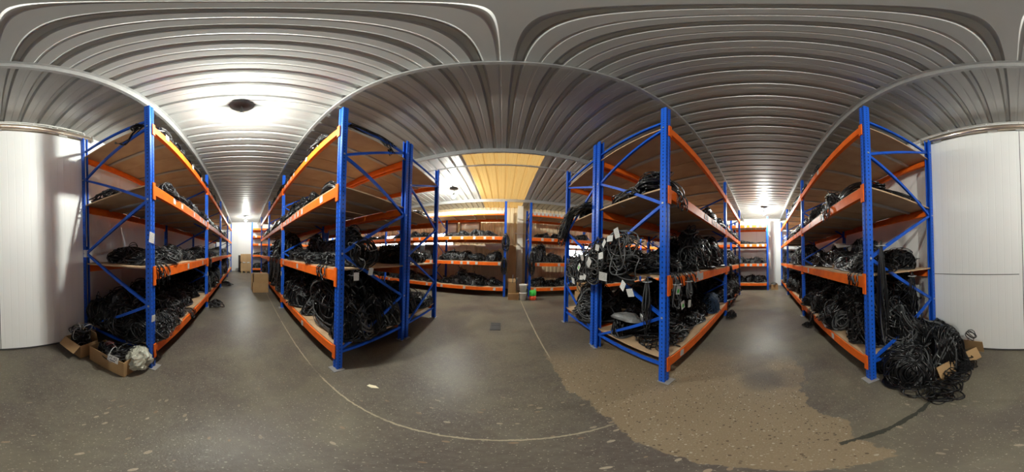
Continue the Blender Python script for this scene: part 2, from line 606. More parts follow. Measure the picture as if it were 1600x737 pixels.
ZP = ZC - 0.135
for x0, y0, x1, y1 in ((-13.6, -1.98, 0.2, -0.965), (0.2, -0.965, 9.6, -0.66), (-13.6, 0.04, 0.35, 0.93), (0.35, 0.93, 9.6, 1.37),
                       (-13.6, 2.35, 9.6, 3.45), (-13.6, 5.85, 9.6, 6.62)):
    purlin(loc_rot(x0, y0, ZP), loc_rot(x1, y1, ZP))
thin = MB().bar((0, 0, 0), (23.2, 1.05, 0), 0.03, 0.03)
thin.build('tie_bar', 'zinc', ceiling, loc_rot(-13.6, 2.82, 3.64), -ROT)


def panel_wall(name, p, q, width, mk, zt=3.86, thick=0.08, gap=0.006, rev=False):
    """wall from p to q built of upright sandwich panels, the room on its left side"""
    p, q = Vector(p).to_3d(), Vector(q).to_3d()
    d = q - p
    L = d.length
    w = tag(obj(name, None, None, p, math.atan2(d.y, d.x)), kind='structure')
    n = max(1, round(L / width))
    wd = L / n
    me = MB()
    me.box((0, -thick / 2, zt / 2), (wd - gap, thick, zt))
    me = me.mesh('wall_panel', mk)
    for i in range(n):
        obj('wall_panel', me, w, (wd * (i + 0.5), 0, 0))
    back = MB().box((L / 2, -thick + 0.01, zt / 2), (L, 0.02, zt))
    back.build('joint_backing', 'seal', w)
    return w


# back wall (behind the camera side) in two lengths that meet at a slight bend, then the end walls
panel_wall('wall_back', (0.02, -2.245), (9.6, -2.02), 1.1, 'wall')
panel_wall('wall_back_west', (-13.4, -3.27), (0.02, -2.245), 1.1, 'wall')
panel_wall('wall_right', (9.3, -2.6), (8.95, 8.2), 1.1, 'wall')
panel_wall('wall_left', (-12.95, 8.2), (-12.6, -3.6), 1.1, 'wall')


# far wall: upright trapezoid cladding sheets, with window openings
def far_wall():
    p, q = Vector((9.2, 7.86, 0)), Vector((-13.2, 7.06, 0))
    d = q - p
    w = tag(obj('wall_far', None, None, p, math.atan2(d.y, d.x)), kind='structure')
    L = d.length

    def clad(a, b, z0, z1):
        pit = 0.19
        n = max(1, round((b - a) / pit))
        pit = (b - a) / n
        prof = []
        for k in range(n):
            x = a + k * pit
            prof += [(x, 0), (x + pit * 0.55, 0), (x + pit * 0.65, -0.028), (x + pit * 0.9, -0.028)]
        prof.append((b, 0))
        LL = len(prof)
        vs = [(x, y, z0) for x, y in prof] + [(x, y, z1) for x, y in prof]
        MB().add(vs, [(i, i + 1, LL + i + 1, LL + i) for i in range(LL - 1)]).build('cladding_sheet', 'wall_tan', w)
    wins = [(5.2, 6.5, 1.45, 2.35), (12.0, 14.3, 1.9, 2.62), (15.3, 17.6, 1.9, 2.62)]
    cur = 0.0
    for i, (a, b, z0, z1) in enumerate(wins):
        x = cur
        while x < a - 1e-6:
            e = min(x + 1.14, a)
            clad(x, e, 0, 3.86)
            x = e
        clad(a, b, 0, z0)
        clad(a, b, z1, 3.86)
        fr = MB()
        for zz in (z0 + 0.025, z1 - 0.025):
            fr.box(((a + b) / 2, 0.01, zz), (b - a, 0.07, 0.05))
        k = 3
        for j in range(k + 1):
            fr.box((a + 0.025 + (b - a - 0.05) * j / k, 0.01, (z0 + z1) / 2), (0.05, 0.07, z1 - z0 - 0.1))
        fr.box(((a + b) / 2, 0.01, (z0 + z1) / 2), (b - a - 0.1, 0.05, 0.04))
        wo = tag(fr.build(f'window_{i+1}', 'white', None), kind='structure')
        wo.location, wo.rotation_euler = w.location, w.rotation_euler
        MB().box(((a + b) / 2, 0.005, (z0 + z1) / 2), (b - a - 0.06, 0.006, z1 - z0 - 0.06)).build('pane', 'glass', wo)
        cur = b
    x = cur
    while x < L - 1e-6:
        e = min(x + 1.14, L)
        clad(x, e, 0, 3.86)
        x = e
    MB().box((L / 2, 0.03, 1.95), (L, 0.05, 0.10)).build('wall_rail', 'column', w)
    return w


far_wall()

# sliding door between the two wall racks
door = tag(obj('door_1', None, None, (0.02, -2.2, 0), R(1.6)), kind='structure')
for s in (-1, 1):
    m = MB().box((s * 0.662, -0.01, 1.775), (1.316, 0.06, 3.49))
    leaf = m.build('door_leaf', 'doorface', door)
    m = MB().box((s * 0.662, 0.0, 0.018), (1.32, 0.05, 0.02))
    m.build('bottom_gap_shade', 'seal', leaf)  # dark strip stands in for the shaded gap under the leaf
MB().box((0, -0.005, 1.78), (0.010, 0.05, 3.48)).build('meeting_seal', 'seal', door)
for s in (-1, 1):
    MB().box((s * 1.385, 0.0, 1.85), (0.09, 0.05, 3.66)).build('door_frame', 'white', door)
MB().box((0.70, 0.0225, 1.19), (1.30, 0.003, 0.008)).build('door_seam', 'lampbase', door)
rail = MB()
arc = [(0.035 + 0.062 * math.cos(a), 3.60 + 0.062 * math.sin(a)) for a in np.linspace(0, 2 * math.pi, 17)[:-1]]
rail.prism(arc, -1.42, 1.42)
rl = rail.build('door_rail', 'rail', door)
for p in rl.data.polygons:
    p.use_smooth = len(p.vertices) == 4
for s in (-1, 1):
    MB().box((s * 1.43, 0.035, 3.60), (0.02, 0.13, 0.13)).build('rail_end_cap', 'zinc', door)
for x in (-0.95, -0.02, 0.35, 1.18):
    MB().box((x, 0.035, 3.527), (0.13, 0.03, 0.03)).build('hanger_roller', 'zinc', door)

# white conduit above the rail, turning down beside the left wall rack to a junction box
cd = thing('conduit', 'white electrical conduit along the wall top turning down to a junction box', 'conduit', (0, 0, 0))
m = MB()
m.tube([(1.5, -2.12, 3.735), (0, -2.16, 3.735), (-1.24, -2.19, 3.735)], 0.011, 8)
m.tube([(-1.24, -2.19, 3.735), (-1.275, -2.185, 3.725), (-1.285, -2.18, 3.69), (-1.285, -2.18, 1.55)], 0.011, 8)
m.build('conduit_pipe', 'white', cd)
MB().box((-1.285, -2.175, 1.44), (0.09, 0.06, 0.11)).build('junction_box', 'plastic', cd)
MB().tube([(-1.285, -2.18, 1.40), (-1.285, -2.18, 0.02)], 0.009, 8).build('lower_pipe', 'zinc', cd)
clipm = MB().box((0, 0, 0), (0.016, 0.03, 0.05)).mesh('pipe_clip', 'white')
for p in ((1.0, -2.14, 3.725), (0.45, -2.158, 3.725), (-0.3, -2.183, 3.725), (-0.85, -2.202, 3.725)):
    obj('pipe_clip', clipm, cd, p)

# concrete/steel column by the far wall
col = MB()
col.box((0, 0, 1.9), (0.24, 0.014, 3.8)).box((0, 0.2, 1.9), (0.24, 0.014, 3.8)).box((0, 0.1, 1.9), (0.014, 0.2, 3.8))
co = col.build('column_1', 'column', None, (0.33, 7.12, 0), R(2))
tag(co, kind='structure')
MB().box((0.0, -0.02, 2.52), (0.5, 0.03, 0.05)).build('cable_bracket', 'column', co)

# ------------------------------------------------------------------ lamps
bulb_strength_scale = 1.0
for x, y, st, lab in LAMPS:
    t = thing('ceiling_lamp', lab, 'lamp', (x, y, ZC), 0, 'bare bulb ceiling lamps')
    MB().lathe([(0.03, 0), (0.135, -0.004), (0.14, -0.022), (0.03, -0.04)], 24).build('lamp_base_and_shadow', 'lampbase', t)  # base made wide and dark so it also paints its shadow on the ceiling
    MB().lathe([(0.008, -0.04), (0.008, -0.19), (0.02, -0.195), (0.022, -0.25)], 12).build('lamp_holder', 'lampbase', t)
    if abs(x + 1.9) < 0.1:
        w = [(0.1, 0, -0.012), (0.1 if y < 1 else -0.6, 0.55 if y < 1 else 0.02, -0.012), (0.12 if y < 1 else -3.0, 0.98 if y < 1 else 0.03, -0.012)]
        MB().tube(smooth_path(w, 12), 0.006, 6).build('lamp_cable', 'plastic', t)
    MB().lathe([(0.022, -0.245), (0.050, -0.262), (0.061, -0.285), (0.061, -0.298), (0.03, -0.298)], 18).build('bulb_light_shield', 'plastic', t)  # opaque cup added to keep direct bulb light off the ceiling above
    prof = [(0.050, -0.2985)] + [(0.058 * math.cos(a), -0.315 - 0.058 * math.sin(a)) for a in np.linspace(-0.25, 1.45, 9)]
    bm = mat('bulb_glow', (1, 1, 1), 0.3, emit=(LAMP_COLOR, st))
    M['bulb'] = bm
    MB().lathe(prof, 18).build('bulb', 'bulb', t)

# ------------------------------------------------------------------ pallet racks
HP = 3.56
DEP = 1.15
TOPS = [0.34, 1.27, 2.20, 3.13]
BH = 0.115
post_prof = [(-0.04, -0.0325), (-0.013, -0.0325), (-0.009, -0.026), (0.009, -0.026), (0.013, -0.0325), (0.04, -0.0325),
             (0.04, 0.0325), (0.022, 0.0325), (0.022, 0.025), (0.034, 0.020), (0.034, -0.018), (-0.034, -0.018), (-0.034, 0.020), (-0.022, 0.025), (-0.022, 0.0325), (-0.04, 0.0325)]
POST = MB().prism(post_prof, 0.0, HP, 'z').mesh('upright_post', 'post')
FOOT = MB().box((0.01, -0.02, 0.004), (0.13, 0.13, 0.008)).mesh('foot_plate', 'foot')
CONN = MB()
CONN.box((0, 0, 0), (0.048, 0.012, 0.205)).box((0.022, 0.02, 0), (0.006, 0.045, 0.205))
CONN = CONN.mesh('end_connector', 'beam')
LABELM = MB().box((0, 0, 0), (0.075, 0.002, 0.085)).mesh('paper_label', 'paper')
BOLT = MB().box((0, 0, 0), (0.006, 0.02, 0.02)).mesh('bolt', 'zinc')
NODES_A = [3.10, 2.65, 2.02, 1.44, 0.87, 0.25]      # starts at the front post
NODES_B = [3.27, 2.64, 2.08, 1.45, 0.81, 0.30]      # starts at the rear post
RACKS = {}
_mc = {}


def cached(key, fn):
    if key not in _mc:
        _mc[key] = fn()
    return _mc[key]


def brace_mesh(z0, z1):
    def f():
        m = MB()
        m.bar((0, 0.03, z0), (0, DEP - 0.03, z1), 0.028, 0.034)
        return m.mesh('brace', 'brace')
    return cached(('br', round(z0, 3), round(z1, 3)), f)


def beam_mesh(L):
    def f():
        prof = [(-0.024, 0), (0.024, 0), (0.024, BH - 0.022), (0.006, BH - 0.022), (0.006, BH), (-0.024, BH)]
        return MB().prism(prof, 0.012, L - 0.012).mesh('beam', 'beam')
    return cached(('bm', round(L, 3)), f)


def rack(key, short, label, origin, rot, xs, node_first, levels=(0, 1, 2, 3), far=False, tops=None, hp=None, near=0, skip_boards=()):
    """xs: frame positions along local x, xs[0] the end nearest to the cross-aisle; y: aisle face (0) to rear (DEP)"""
    t = thing('pallet_rack', label, 'rack', (*origin, 0), rot)
    tops = tops or TOPS
    RACKS[key] = dict(o=np.array(origin), rot=rot, xs=xs, short=short, tops=tops, sg=1 if xs[-1] > xs[0] else -1, t=t, labels={})
    sg = RACKS[key]['sg']
    for i, x in enumerate(xs):
        for y, rz in ((0.0, 0.0), (DEP, math.pi)):
            p = obj('upright_post', POST, t, (x, y, 0.004), rz)
            if hp:
                p.scale = (1, 1, hp / HP)
            if i < 3 and not far:
                obj('foot_plate', FOOT, p, (0, 0, -0.002))
        nodes = NODES_A if node_first == 'A' else NODES_B
        start = 0 if node_first == 'A' else 1
        seq = [(3.24, 3.24)]
        for j in range(len(nodes) - 1):
            f0 = (j + start) % 2 == 0
            seq.append((nodes[j] - 0.01, nodes[j + 1] + 0.01) if f0 else (nodes[j + 1] + 0.01, nodes[j] - 0.01))
        seq.append((0.26, 0.26))
        for z0, z1 in seq:
            o = obj('brace', brace_mesh(z0, z1), t, (x, 0, 0))
            if hp:
                o.scale = (1, 1, hp / HP)
        if i < 2 and not far:
            for j, z in enumerate(nodes[:5]):
                y = 0.0 if (j + start) % 2 == 0 else DEP
                obj('bolt', BOLT, t, (x - sg * 0.043, y, z))
    for b in range(len(xs) - 1):
        xa, xb = min(xs[b], xs[b + 1]), max(xs[b], xs[b + 1])
        L = xb - xa - 0.08
        for li in levels:
            zt = tops[li]
            for y, s in ((-0.012, 1), (DEP + 0.012, -1)):
                bo = obj('beam', beam_mesh(L), t, (xa + 0.04 if s > 0 else xb - 0.04, y, zt - BH), 0 if s > 0 else math.pi)
                if s > 0:
                    RACKS[key]['labels'][(b, li)] = (bo, L)
                if b < 2 and not far:
                    for e in (0, 1):
                        c = obj('end_connector', CONN, bo, ((-0.016 if e == 0 else L + 0.016), -0.026, BH / 2 - 0.015))
                        if e:
                            c.scale = (-1, 1, 1)
            if (b, li) in skip_boards:
                continue
            nb = 3
            for k in range(nb):
                w = (xb - xa) / nb
                jit = rng.uniform(-0.02, 0.02)
                me = cached(('bd', round(w, 3)), lambda: MB().box((0, 0, 0.009), (w - 0.012, DEP + 0.03, 0.018)).mesh('deck_board', 'board'))
                bd = obj('deck_board', me, t, (xa + w * (k + 0.5), DEP / 2 + jit, zt + 0.001))
            for k in range(1, nb + 1):
                me = cached('barm', lambda: MB().box((0, 0, 0), (0.05, DEP - 0.05, 0.028)).mesh('support_bar', 'bar'))
                obj('support_bar', me, t, (xa + (xb - xa) * (k - 0.5) / nb + 0.06, DEP / 2, zt - 0.014))
    return t


def W2(key, s, d, z=0.0):
    """rack coordinates (s metres in from the near end, d metres in from the aisle face) -> world"""
    r = RACKS[key]
    x = r['xs'][0] + r['sg'] * s
    c, sn = math.cos(r['rot']), math.sin(r['rot'])
    return (r['o'][0] + x * c - d * sn, r['o'][1] + x * sn + d * c, z)


rack('A', 'left wall rack', 'blue and orange pallet rack along the white wall behind two cardboard boxes', (-1.37, -1.04), R(184.4), [0, 2.6, 5.1, 8.0, 10.7], 'A')
rack('C', 'left middle rack', 'blue and orange pallet rack crammed with cables, opposite the wall rack in the left aisle', (-1.5, 0.85), R(3.8), [0, -2.6, -5.05, -8.1], 'B')
ox, oy = W2('C', 0, 1.25)[:2]
rack('C2', 'rear left middle rack', 'blue and orange pallet rack back to back behind the left middle rack', (W2('C', 0, 2.41)[0], W2('C', 0, 2.41)[1]), R(183.8), [0, 2.6, 5.05, 8.1], 'A')
rack('D', 'right middle rack', 'blue and orange pallet rack with loosely spread cables, left side of the right aisle', (1.285, 0.945), R(2.5), [0, 2.68, 5.35], 'A')
rack('D2', 'rear right middle rack', 'blue and orange pallet rack back to back behind the right middle rack', (W2('D', 0, 2.42)[0], W2('D', 0, 2.42)[1]), R(182.5), [0, -2.68, -5.35], 'A')
rack('B', 'right wall rack', 'blue and orange pallet rack along the white wall behind the spilled cable heap', (1.31, -0.925), R(181.3), [0, -2.64, -5.3, -7.7], 'B')
rack('F', 'far left rack', 'blue and orange pallet rack along the far wall left of the white column', (-0.26, 5.90), R(1.9), [0, -2.68, -5.36, -8.04, -10.7], 'A', far=True)
rack('G', 'far right rack', 'blue and orange pallet rack along the far wall right of the white column', (0.66, 5.95), R(1.9), [0, 2.75, 5.5, 8.0], 'A', far=True)
rack('EA', 'pallet end rack', 'five-level rack across the far end of the left aisle beside wooden pallets', (-11.35, -0.28), R(92.5), [0, 2.4, 4.8], 'A', far=True, levels=(0, 1, 2, 3, 4), tops=[0.34, 1.27, 2.05, 2.6, 3.13])
rack('EB', 'right end rack', 'blue and orange rack across the far end of the right aisle', (7.75, 0.02), R(-88), [0, -1.75, -4.3], 'A', far=True)

# paper labels stuck on the beams
def beam_labels(key, bay, lev, fr, tilt=0.0, sc=1.0, drop=0.0):
    bo, L = RACKS[key]['labels'][(bay, lev)]
    sgn = RACKS[key]['sg']
    for f in fr:
        x = L * (f if sgn > 0 else 1 - f)
        o = obj('paper_label', LABELM, bo, (x, -0.028, BH * 0.55 - drop), rot=(0, rng.uniform(-0.15, 0.15) + tilt, 0), scale=(sc, 1, sc))


beam_labels('A', 0, 3, [0.12, 0.52, 0.76], drop=-0.05, sc=1.1)
beam_labels('A', 0, 2, [0.2, 0.31, 0.55, 0.72, 0.82, 0.92], sc=0.95)
beam_labels('A', 1, 2, [0.1, 0.18, 0.26, 0.36, 0.45, 0.55, 0.68, 0.8, 0.92])
beam_labels('A', 1, 3, [0.1, 0.3, 0.55, 0.8])
beam_labels('A', 2, 2, [0.1, 0.2, 0.3, 0.4, 0.55, 0.7, 0.85])
beam_labels('A', 0, 1, [0.42, 0.8])
beam_labels('C', 0, 2, [0.14, 0.42, 0.5, 0.57, 0.68, 0.76, 0.85], sc=1.05)
beam_labels('C', 1, 2, [0.08, 0.15, 0.25, 0.33, 0.45, 0.55, 0.7, 0.85])
beam_labels('C', 0, 3, [0.36, 0.62, 0.70, 0.8, 0.9], sc=0.9, drop=-0.02)
beam_labels('C', 1, 3, [0.2, 0.4, 0.6, 0.8])
beam_labels('C', 0, 1, [0.5, 0.93])
beam_labels('C', 0, 0, [0.38], drop=0.03)
beam_labels('D', 0, 0, [0.1])
beam_labels('D', 0, 2, [0.4, 0.44, 0.55, 0.6, 0.66, 0.8, 0.9])
beam_labels('D', 1, 2, [0.1, 0.2, 0.3, 0.5, 0.7])
beam_labels('D', 0, 1, [0.3, 0.34], sc=1.2)
beam_labels('B', 0, 3, [0.5])
beam_labels('B', 0, 2, [0.42, 0.46, 0.72])
beam_labels('B', 1, 3, [0.3, 0.5, 0.7, 0.9])
beam_labels('B', 1, 2, [0.15, 0.3, 0.5, 0.7, 0.9])
beam_labels('B', 0, 1, [0.78], sc=1.1)
beam_labels('B', 0, 0, [0.3])
for b in range(2):
    beam_labels('F', b, 3, list(np.linspace(0.03, 0.97, 22)), sc=1.5, drop=-0.05)
    beam_labels('F', b, 2, [0.15, 0.27, 0.42, 0.6, 0.78], sc=1.2)
    beam_labels('F', b, 1, [0.06, 0.38, 0.5, 0.6, 0.74], sc=1.2)
    beam_labels('F', b, 0, [0.12, 0.55, 0.9], sc=1.2)
beam_labels('G', 0, 3, list(np.linspace(0.04, 0.97, 18)), sc=1.5, drop=-0.05)
beam_labels('G', 0, 2, [0.15, 0.3, 0.6], sc=1.2)
beam_labels('G', 0, 1, [0.1, 0.4], sc=1.2)
beam_labels('G', 0, 0, [0.06, 0.3, 0.7], sc=1.2)
for li in (1, 2, 3):
    beam_labels('EB', 0, li, [0.1, 0.25, 0.45, 0.6, 0.85], sc=1.4)
beam_labels('EA', 0, 2, [0.2, 0.6], sc=1.5)
beam_labels('EA', 0, 3, [0.1, 0.5], sc=1.5)

# papers stuck on the posts of the left wall rack and others
def post_paper(key, frame, z, y=-0.035, side=0, sc=1.3):
    r = RACKS[key]
    o = obj('paper_label', LABELM, r['t'], (r['xs'][frame] + side, y, z), rot=(0, rng.uniform(-0.2, 0.2), 0), scale=(sc, 1, sc))
    return o


post_paper('A', 0, 1.60, side=-0.02)
post_paper('A', 0, 0.72, sc=0.9)
post_paper('A', 1, 0.90)
post_paper('C', 1, 0.92)

# ------------------------------------------------------------------ cable prototypes
def wobble(n, rs, amp, k=3, closed=True):
    th = np.linspace(0, 2 * math.pi, n, endpoint=not closed)
    out = np.zeros((n, 3))
    for q in range(1, k + 1):
        ph = rs.uniform(0, 6.28, 3)
        am = rs.normal(0, amp / q ** 0.7, 3)
        out += am * np.sin(q * th[:, None] + ph)
    return out


def pick(rs, grey=0.12):
    return 2 if rs.rand() < grey else 1


def dome(m, rxx, ryy, h, rs, mi=0, nu=14, nv=6, jit=0.07):
    vs, fs = [], []
    for j in range(nv + 1):
        e = math.pi / 2 * j / nv
        for i in range(nu):
            a = 2 * math.pi * i / nu
            k = 1 + rs.uniform(-jit, jit)
            vs.append((rxx * math.cos(e) * math.cos(a) * k, ryy * math.cos(e) * math.sin(a) * k, h * math.sin(e) * (1 + rs.uniform(-jit, jit) * 0.6)))
    for j in range(nv):
        for i in range(nu):
            i2 = (i + 1) % nu
            fs.append((j * nu + i, j * nu + i2, (j + 1) * nu + i2, (j + 1) * nu + i))
    m.add(vs, fs, mi, True)


MATS = ['core', 'black', 'grey', 'tie', 'plug', 'blue_cable', 'red_cable']


def lobes(rs):
    k = rs.normal(0, 2.2, (3, 3))
    ph = rs.uniform(0, 6.28, 3)
    am = np.array([0.15, 0.10, 0.07])

    def f(p):
        return 1 + (np.sin(p @ k.T + ph) * am).sum(-1)
    return f


def lumpy_core(m, sc, f, k=0.84, nu=18, nv=7):
    e = np.linspace(0, math.pi / 2, nv + 1)
    a = np.arange(nu) * 2 * math.pi / nu
    p = np.array([(math.cos(x) * math.cos(y), math.cos(x) * math.sin(y), math.sin(x)) for x in e for y in a])
    v = p * (f(p) * k)[:, None] * sc
    fs = []
    for j in range(nv):
        for i in range(nu):
            i2 = (i + 1) % nu
            fs.append((j * nu + i, j * nu + i2, (j + 1) * nu + i2, (j + 1) * nu + i))
    m.add(v, fs, 0, True)


def heap_into(m, rs, sc, hanks, per, r, n, grey, sides=5, col=None, face=None, strays=20, bits=46):
    f = lobes(rs)
    sc = np.array(sc)
    lumpy_core(m, sc, f)
    for q in range(hanks):
        if face is not None and q < len(face):
            a, rho = np.array(face[q][0], float), face[q][1]
        else:
            a = rs.normal(0, 1, 3)
            a[2] = abs(a[2]) * 1.1 + 0.1
            rho = rs.uniform(0.3, 1.25)
        a /= np.linalg.norm(a)
        u = np.cross(a, rs.normal(0, 1, 3))
        u /= np.linalg.norm(u)
        v = np.cross(a, u)
        wb = wobble(n, rs, 0.085)
        c = pick(rs, grey)
        th = np.linspace(0, 2 * math.pi, n, endpoint=False)
        for j in range(per):
            rr = rho + (j - per / 2) * 0.06 + rs.uniform(-0.04, 0.04)
            p = math.cos(rr) * a + math.sin(rr) * (np.cos(th)[:, None] * u + np.sin(th)[:, None] * v)
            p = p + wb + wobble(n, rs, 0.028)
            p = p / np.linalg.norm(p, axis=1)[:, None]
            p = p * (f(p) * (0.90 + 0.13 * rs.rand()) + 0.03 * np.sin(3 * th + rs.uniform(0, 6)))[:, None] * sc
            lo = p[:, 2] < r
            p[lo, :2] *= 1.0 + np.clip(-p[lo, 2:3] / sc[2], 0, 1) * 0.15
            p[:, 2] = np.maximum(p[:, 2], r * (1 + rs.rand() * 2))
            m.tube(p, r * rs.uniform(0.75, 1.1), sides, True, col if col else (c if rs.rand() < .85 else pick(rs, 0.4)))
    for q in range(strays):          # loops standing off the surface
        a0, e = rs.uniform(0, 6.28), rs.uniform(0.15, 1.4)
        d = np.array([math.cos(a0) * math.cos(e), math.sin(a0) * math.cos(e), math.sin(e)])
        c0 = d * sc * f(d) * 0.95
        R_ = rs.uniform(0.07, 0.15)
        nrm = d + rs.normal(0, 0.6, 3)
        nrm /= np.linalg.norm(nrm)
        u = np.cross(nrm, rs.normal(0, 1, 3))
        u /= np.linalg.norm(u)
        v = np.cross(nrm, u)
        th = np.linspace(0, 2 * math.pi, 18, endpoint=False)
        p = c0 + R_ * (np.cos(th)[:, None] * u + 0.8 * np.sin(th)[:, None] * v) + wobble(18, rs, 0.012)
        p[:, 2] = np.maximum(p[:, 2], r)
        m.tube(p, r * 0.8, 5, True, col if col else pick(rs, 0.3))
    for q in range(bits):            # pale ties, plug ends; their pale colour also imitates glints on the cables
        a0, e = rs.uniform(0, 6.28), rs.uniform(0.1, 1.4)
        d = np.array([math.cos(a0) * math.cos(e), math.sin(a0) * math.cos(e), math.sin(e)])
        c0 = d * sc * f(d) * 1.0
        t = np.cross(d, rs.normal(0, 1, 3))
        t /= np.linalg.norm(t)
        w = rs.uniform(0.012, 0.035)
        pts = np.array([c0 - t * w, c0 + d * 0.008, c0 + t * w, c0 + t * w * 1.6 - d * 0.01])
        pts[:, 2] = np.maximum(pts[:, 2], 0.006)
        m.tube(smooth_path(pts, 6), 0.0032 if rs.rand() < .8 else 0.007, 4, False, [3, 4, 2, 2][rs.randint(4)])


def heap(seed, rxx=0.36, ryy=0.36, h=0.36, hanks=11, per=5, r=0.0088, n=28, grey=0.16, sides=5, col=None):
    """a mound of wound cable: hanks of parallel strands looped over one another"""
    rs = np.random.RandomState(seed)
    m = MB()
    heap_into(m, rs, (rxx, ryy, h), hanks, per, r, n, grey, sides, col)
    return m.mesh('cable_heap', MATS)


def tie_ring(m, c, ax, rad, r=0.004, mi=3):
    ax = np.array(ax, float) / np.linalg.norm(ax)
    u = np.cross(ax, [0.3, 0.5, 0.8])
    u /= np.linalg.norm(u)
    v = np.cross(ax, u)
    th = np.linspace(0, 2 * math.pi, 12, endpoint=False)
    m.tube(np.array(c) + rad * (np.cos(th)[:, None] * u + np.sin(th)[:, None] * v), r, 4, True, mi)


def coil(seed, rad=0.22, n_loops=16, th_=0.05, r=0.0075, n=28, sq=0.85, grey=0.15, col=None):
    """a ring of wound cable lying flat"""
    rs = np.random.RandomState(seed)
    m = MB()
    for q in range(n_loops):
        th = np.linspace(0, 2 * math.pi, n, endpoint=False)
        R_ = rad * (1 + rs.normal(0, 0.11))
        p = np.c_[R_ * np.cos(th), R_ * sq * np.sin(th), np.full(n, 0.0)]
        p += wobble(n, rs, 0.014) + np.array([rs.normal(0, .02), rs.normal(0, .02), 0])
        p[:, 2] = np.abs(p[:, 2]) + r + th_ * q / n_loops * 1.3
        m.tube(p, r, 5, True, col if col else pick(rs, grey))
    for a in (0.4, 2.6, 4.4):
        tie_ring(m, (rad * math.cos(a), rad * sq * math.sin(a), th_ * 0.7), (-math.sin(a), math.cos(a), 0), th_ * 0.85)
    return m.mesh('cable_coil', MATS)


def hank(seed, L=0.55, w=0.13, n_loops=14, h=0.10, r=0.0075, n=34, grey=0.12, bend=0.15):
    """a long folded bundle lying on its side"""
    rs = np.random.RandomState(seed)
    m = MB()
    for q in range(n_loops):
        th = np.linspace(0, 2 * math.pi, n, endpoint=False)
        l = L / 2 * (1 + rs.normal(0, 0.10))
        ww = w * rs.uniform(0.25, 1)
        x = l * np.sign(np.cos(th)) * np.abs(np.cos(th)) ** 0.7
        y = ww * np.sin(th) + bend * (x / L) ** 2 * 1.5
        z = np.full(n, 0.0)
        p = np.c_[x, y, z] + wobble(n, rs, 0.016)
        p[:, 2] = np.abs(p[:, 2]) + r + h * rs.rand() * (1 - 0.6 * (x / L * 2) ** 2).clip(0.2, 1)
        m.tube(p, r, 5, True, pick(rs, grey))
    for x in (-L * 0.22, L * 0.2):
        tie_ring(m, (x, bend * (x / L) ** 2 * 1.5, h * 0.5), (1, 0.05, 0), max(w, h) * 0.62)
    return m.mesh('cable_hank', MATS)


def strewn(seed, sx=0.55, sy=0.4, n_str=14, h=0.10, r=0.0065, n=40, grey=0.2):
    """loosely wandering cables, low mess"""
    rs = np.random.RandomState(seed)
    m = MB()
    for q in range(n_str):
        c = np.array([rs.uniform(-.3, .3) * sx, rs.uniform(-.3, .3) * sy, 0])
        p = wobble(n, rs, 0.5, 5) * np.array([sx * 0.45, sy * 0.45, 0.02]) + c
        p[:, 0] = np.clip(p[:, 0], -sx / 2, sx / 2)
        p[:, 1] = np.clip(p[:, 1], -sy / 2, sy / 2)
        bump = h * np.exp(-((p[:, 0] / sx * 2.2) ** 2 + (p[:, 1] / sy * 2.2) ** 2))
        p[:, 2] = np.abs(p[:, 2]) + r + bump * rs.uniform(0.2, 1.1)
        m.tube(p, r, 5, True, pick(rs, grey))
    for q in range(4):
        p = np.array([rs.uniform(-.45, .45) * sx, rs.uniform(-.45, .45) * sy, 0.012])
        d = np.array([rs.uniform(-1, 1), rs.uniform(-1, 1), 0]) * 0.04
        m.tube([p, p + d], 0.011, 6, False, 4)
    return m.mesh('loose_cables', MATS)


def drape(seed, w=0.3, drop=0.30, n_str=7, r=0.0065, n=26, grey=0.2):
    """cables hanging over the front edge of a shelf; y<0 is the aisle, z=0 the deck"""
    rs = np.random.RandomState(seed)
    m = MB()
    for q in range(n_str):
        x0 = rs.uniform(-w / 2, w / 2)
        dx = rs.uniform(-0.10, 0.10)
        d = drop * rs.uniform(0.35, 1.0)
        wd = rs.uniform(0.02, 0.07)
        yf = -0.045 - rs.uniform(0, 0.03)
        pts = [(x0 - wd, 0.22, 0.012), (x0 - wd, 0.08, 0.02), (x0 - wd, -0.015, 0.022), (x0 - wd, yf, -0.03), (x0 - wd + dx * .5, yf - .01, -d * 0.6), (x0 + dx * .7, yf - .015, -d),
               (x0 + wd + dx * .5, yf - .01, -d * 0.6), (x0 + wd, yf, -0.03), (x0 + wd, -0.015, 0.022), (x0 + wd, 0.09, 0.02), (x0 + wd, 0.24, 0.012)]
        pts = smooth_path(pts, n)
        pts[1:-1] += rs.normal(0, 0.002, (len(pts) - 2, 3))
        m.tube(pts, r, 5, False, pick(rs, grey))
    return m.mesh('draped_cables', MATS)


def skein(seed, w=0.22, drop=0.5, n_loops=16, r=0.0065, grey=0.2, thick=0.10, n=30):
    """a bunch hanging from its top at z=0 (hung on a post or a brace)"""
    rs = np.random.RandomState(seed)
    m = MB()
    for q in range(n_loops):
        th = np.linspace(0, 2 * math.pi, n, endpoint=False)
        d = drop * rs.uniform(0.55, 1.0)
        ww = w / 2 * rs.uniform(0.3, 1.0)
        s = (1 - np.cos(th)) / 2
        p = np.c_[ww * np.sin(th) * (0.35 + 0.65 * s), rs.uniform(-1, 1) * thick / 2 * s + 0 * th, -d * s]
        p += wobble(n, rs, 0.012) * s[:, None]
        m.tube(p, r, 5, True, pick(rs, grey))
    tie_ring(m, (0, 0, -0.05), (0, 0, 1), 0.05)
    return m.mesh('hanging_cables', MATS)


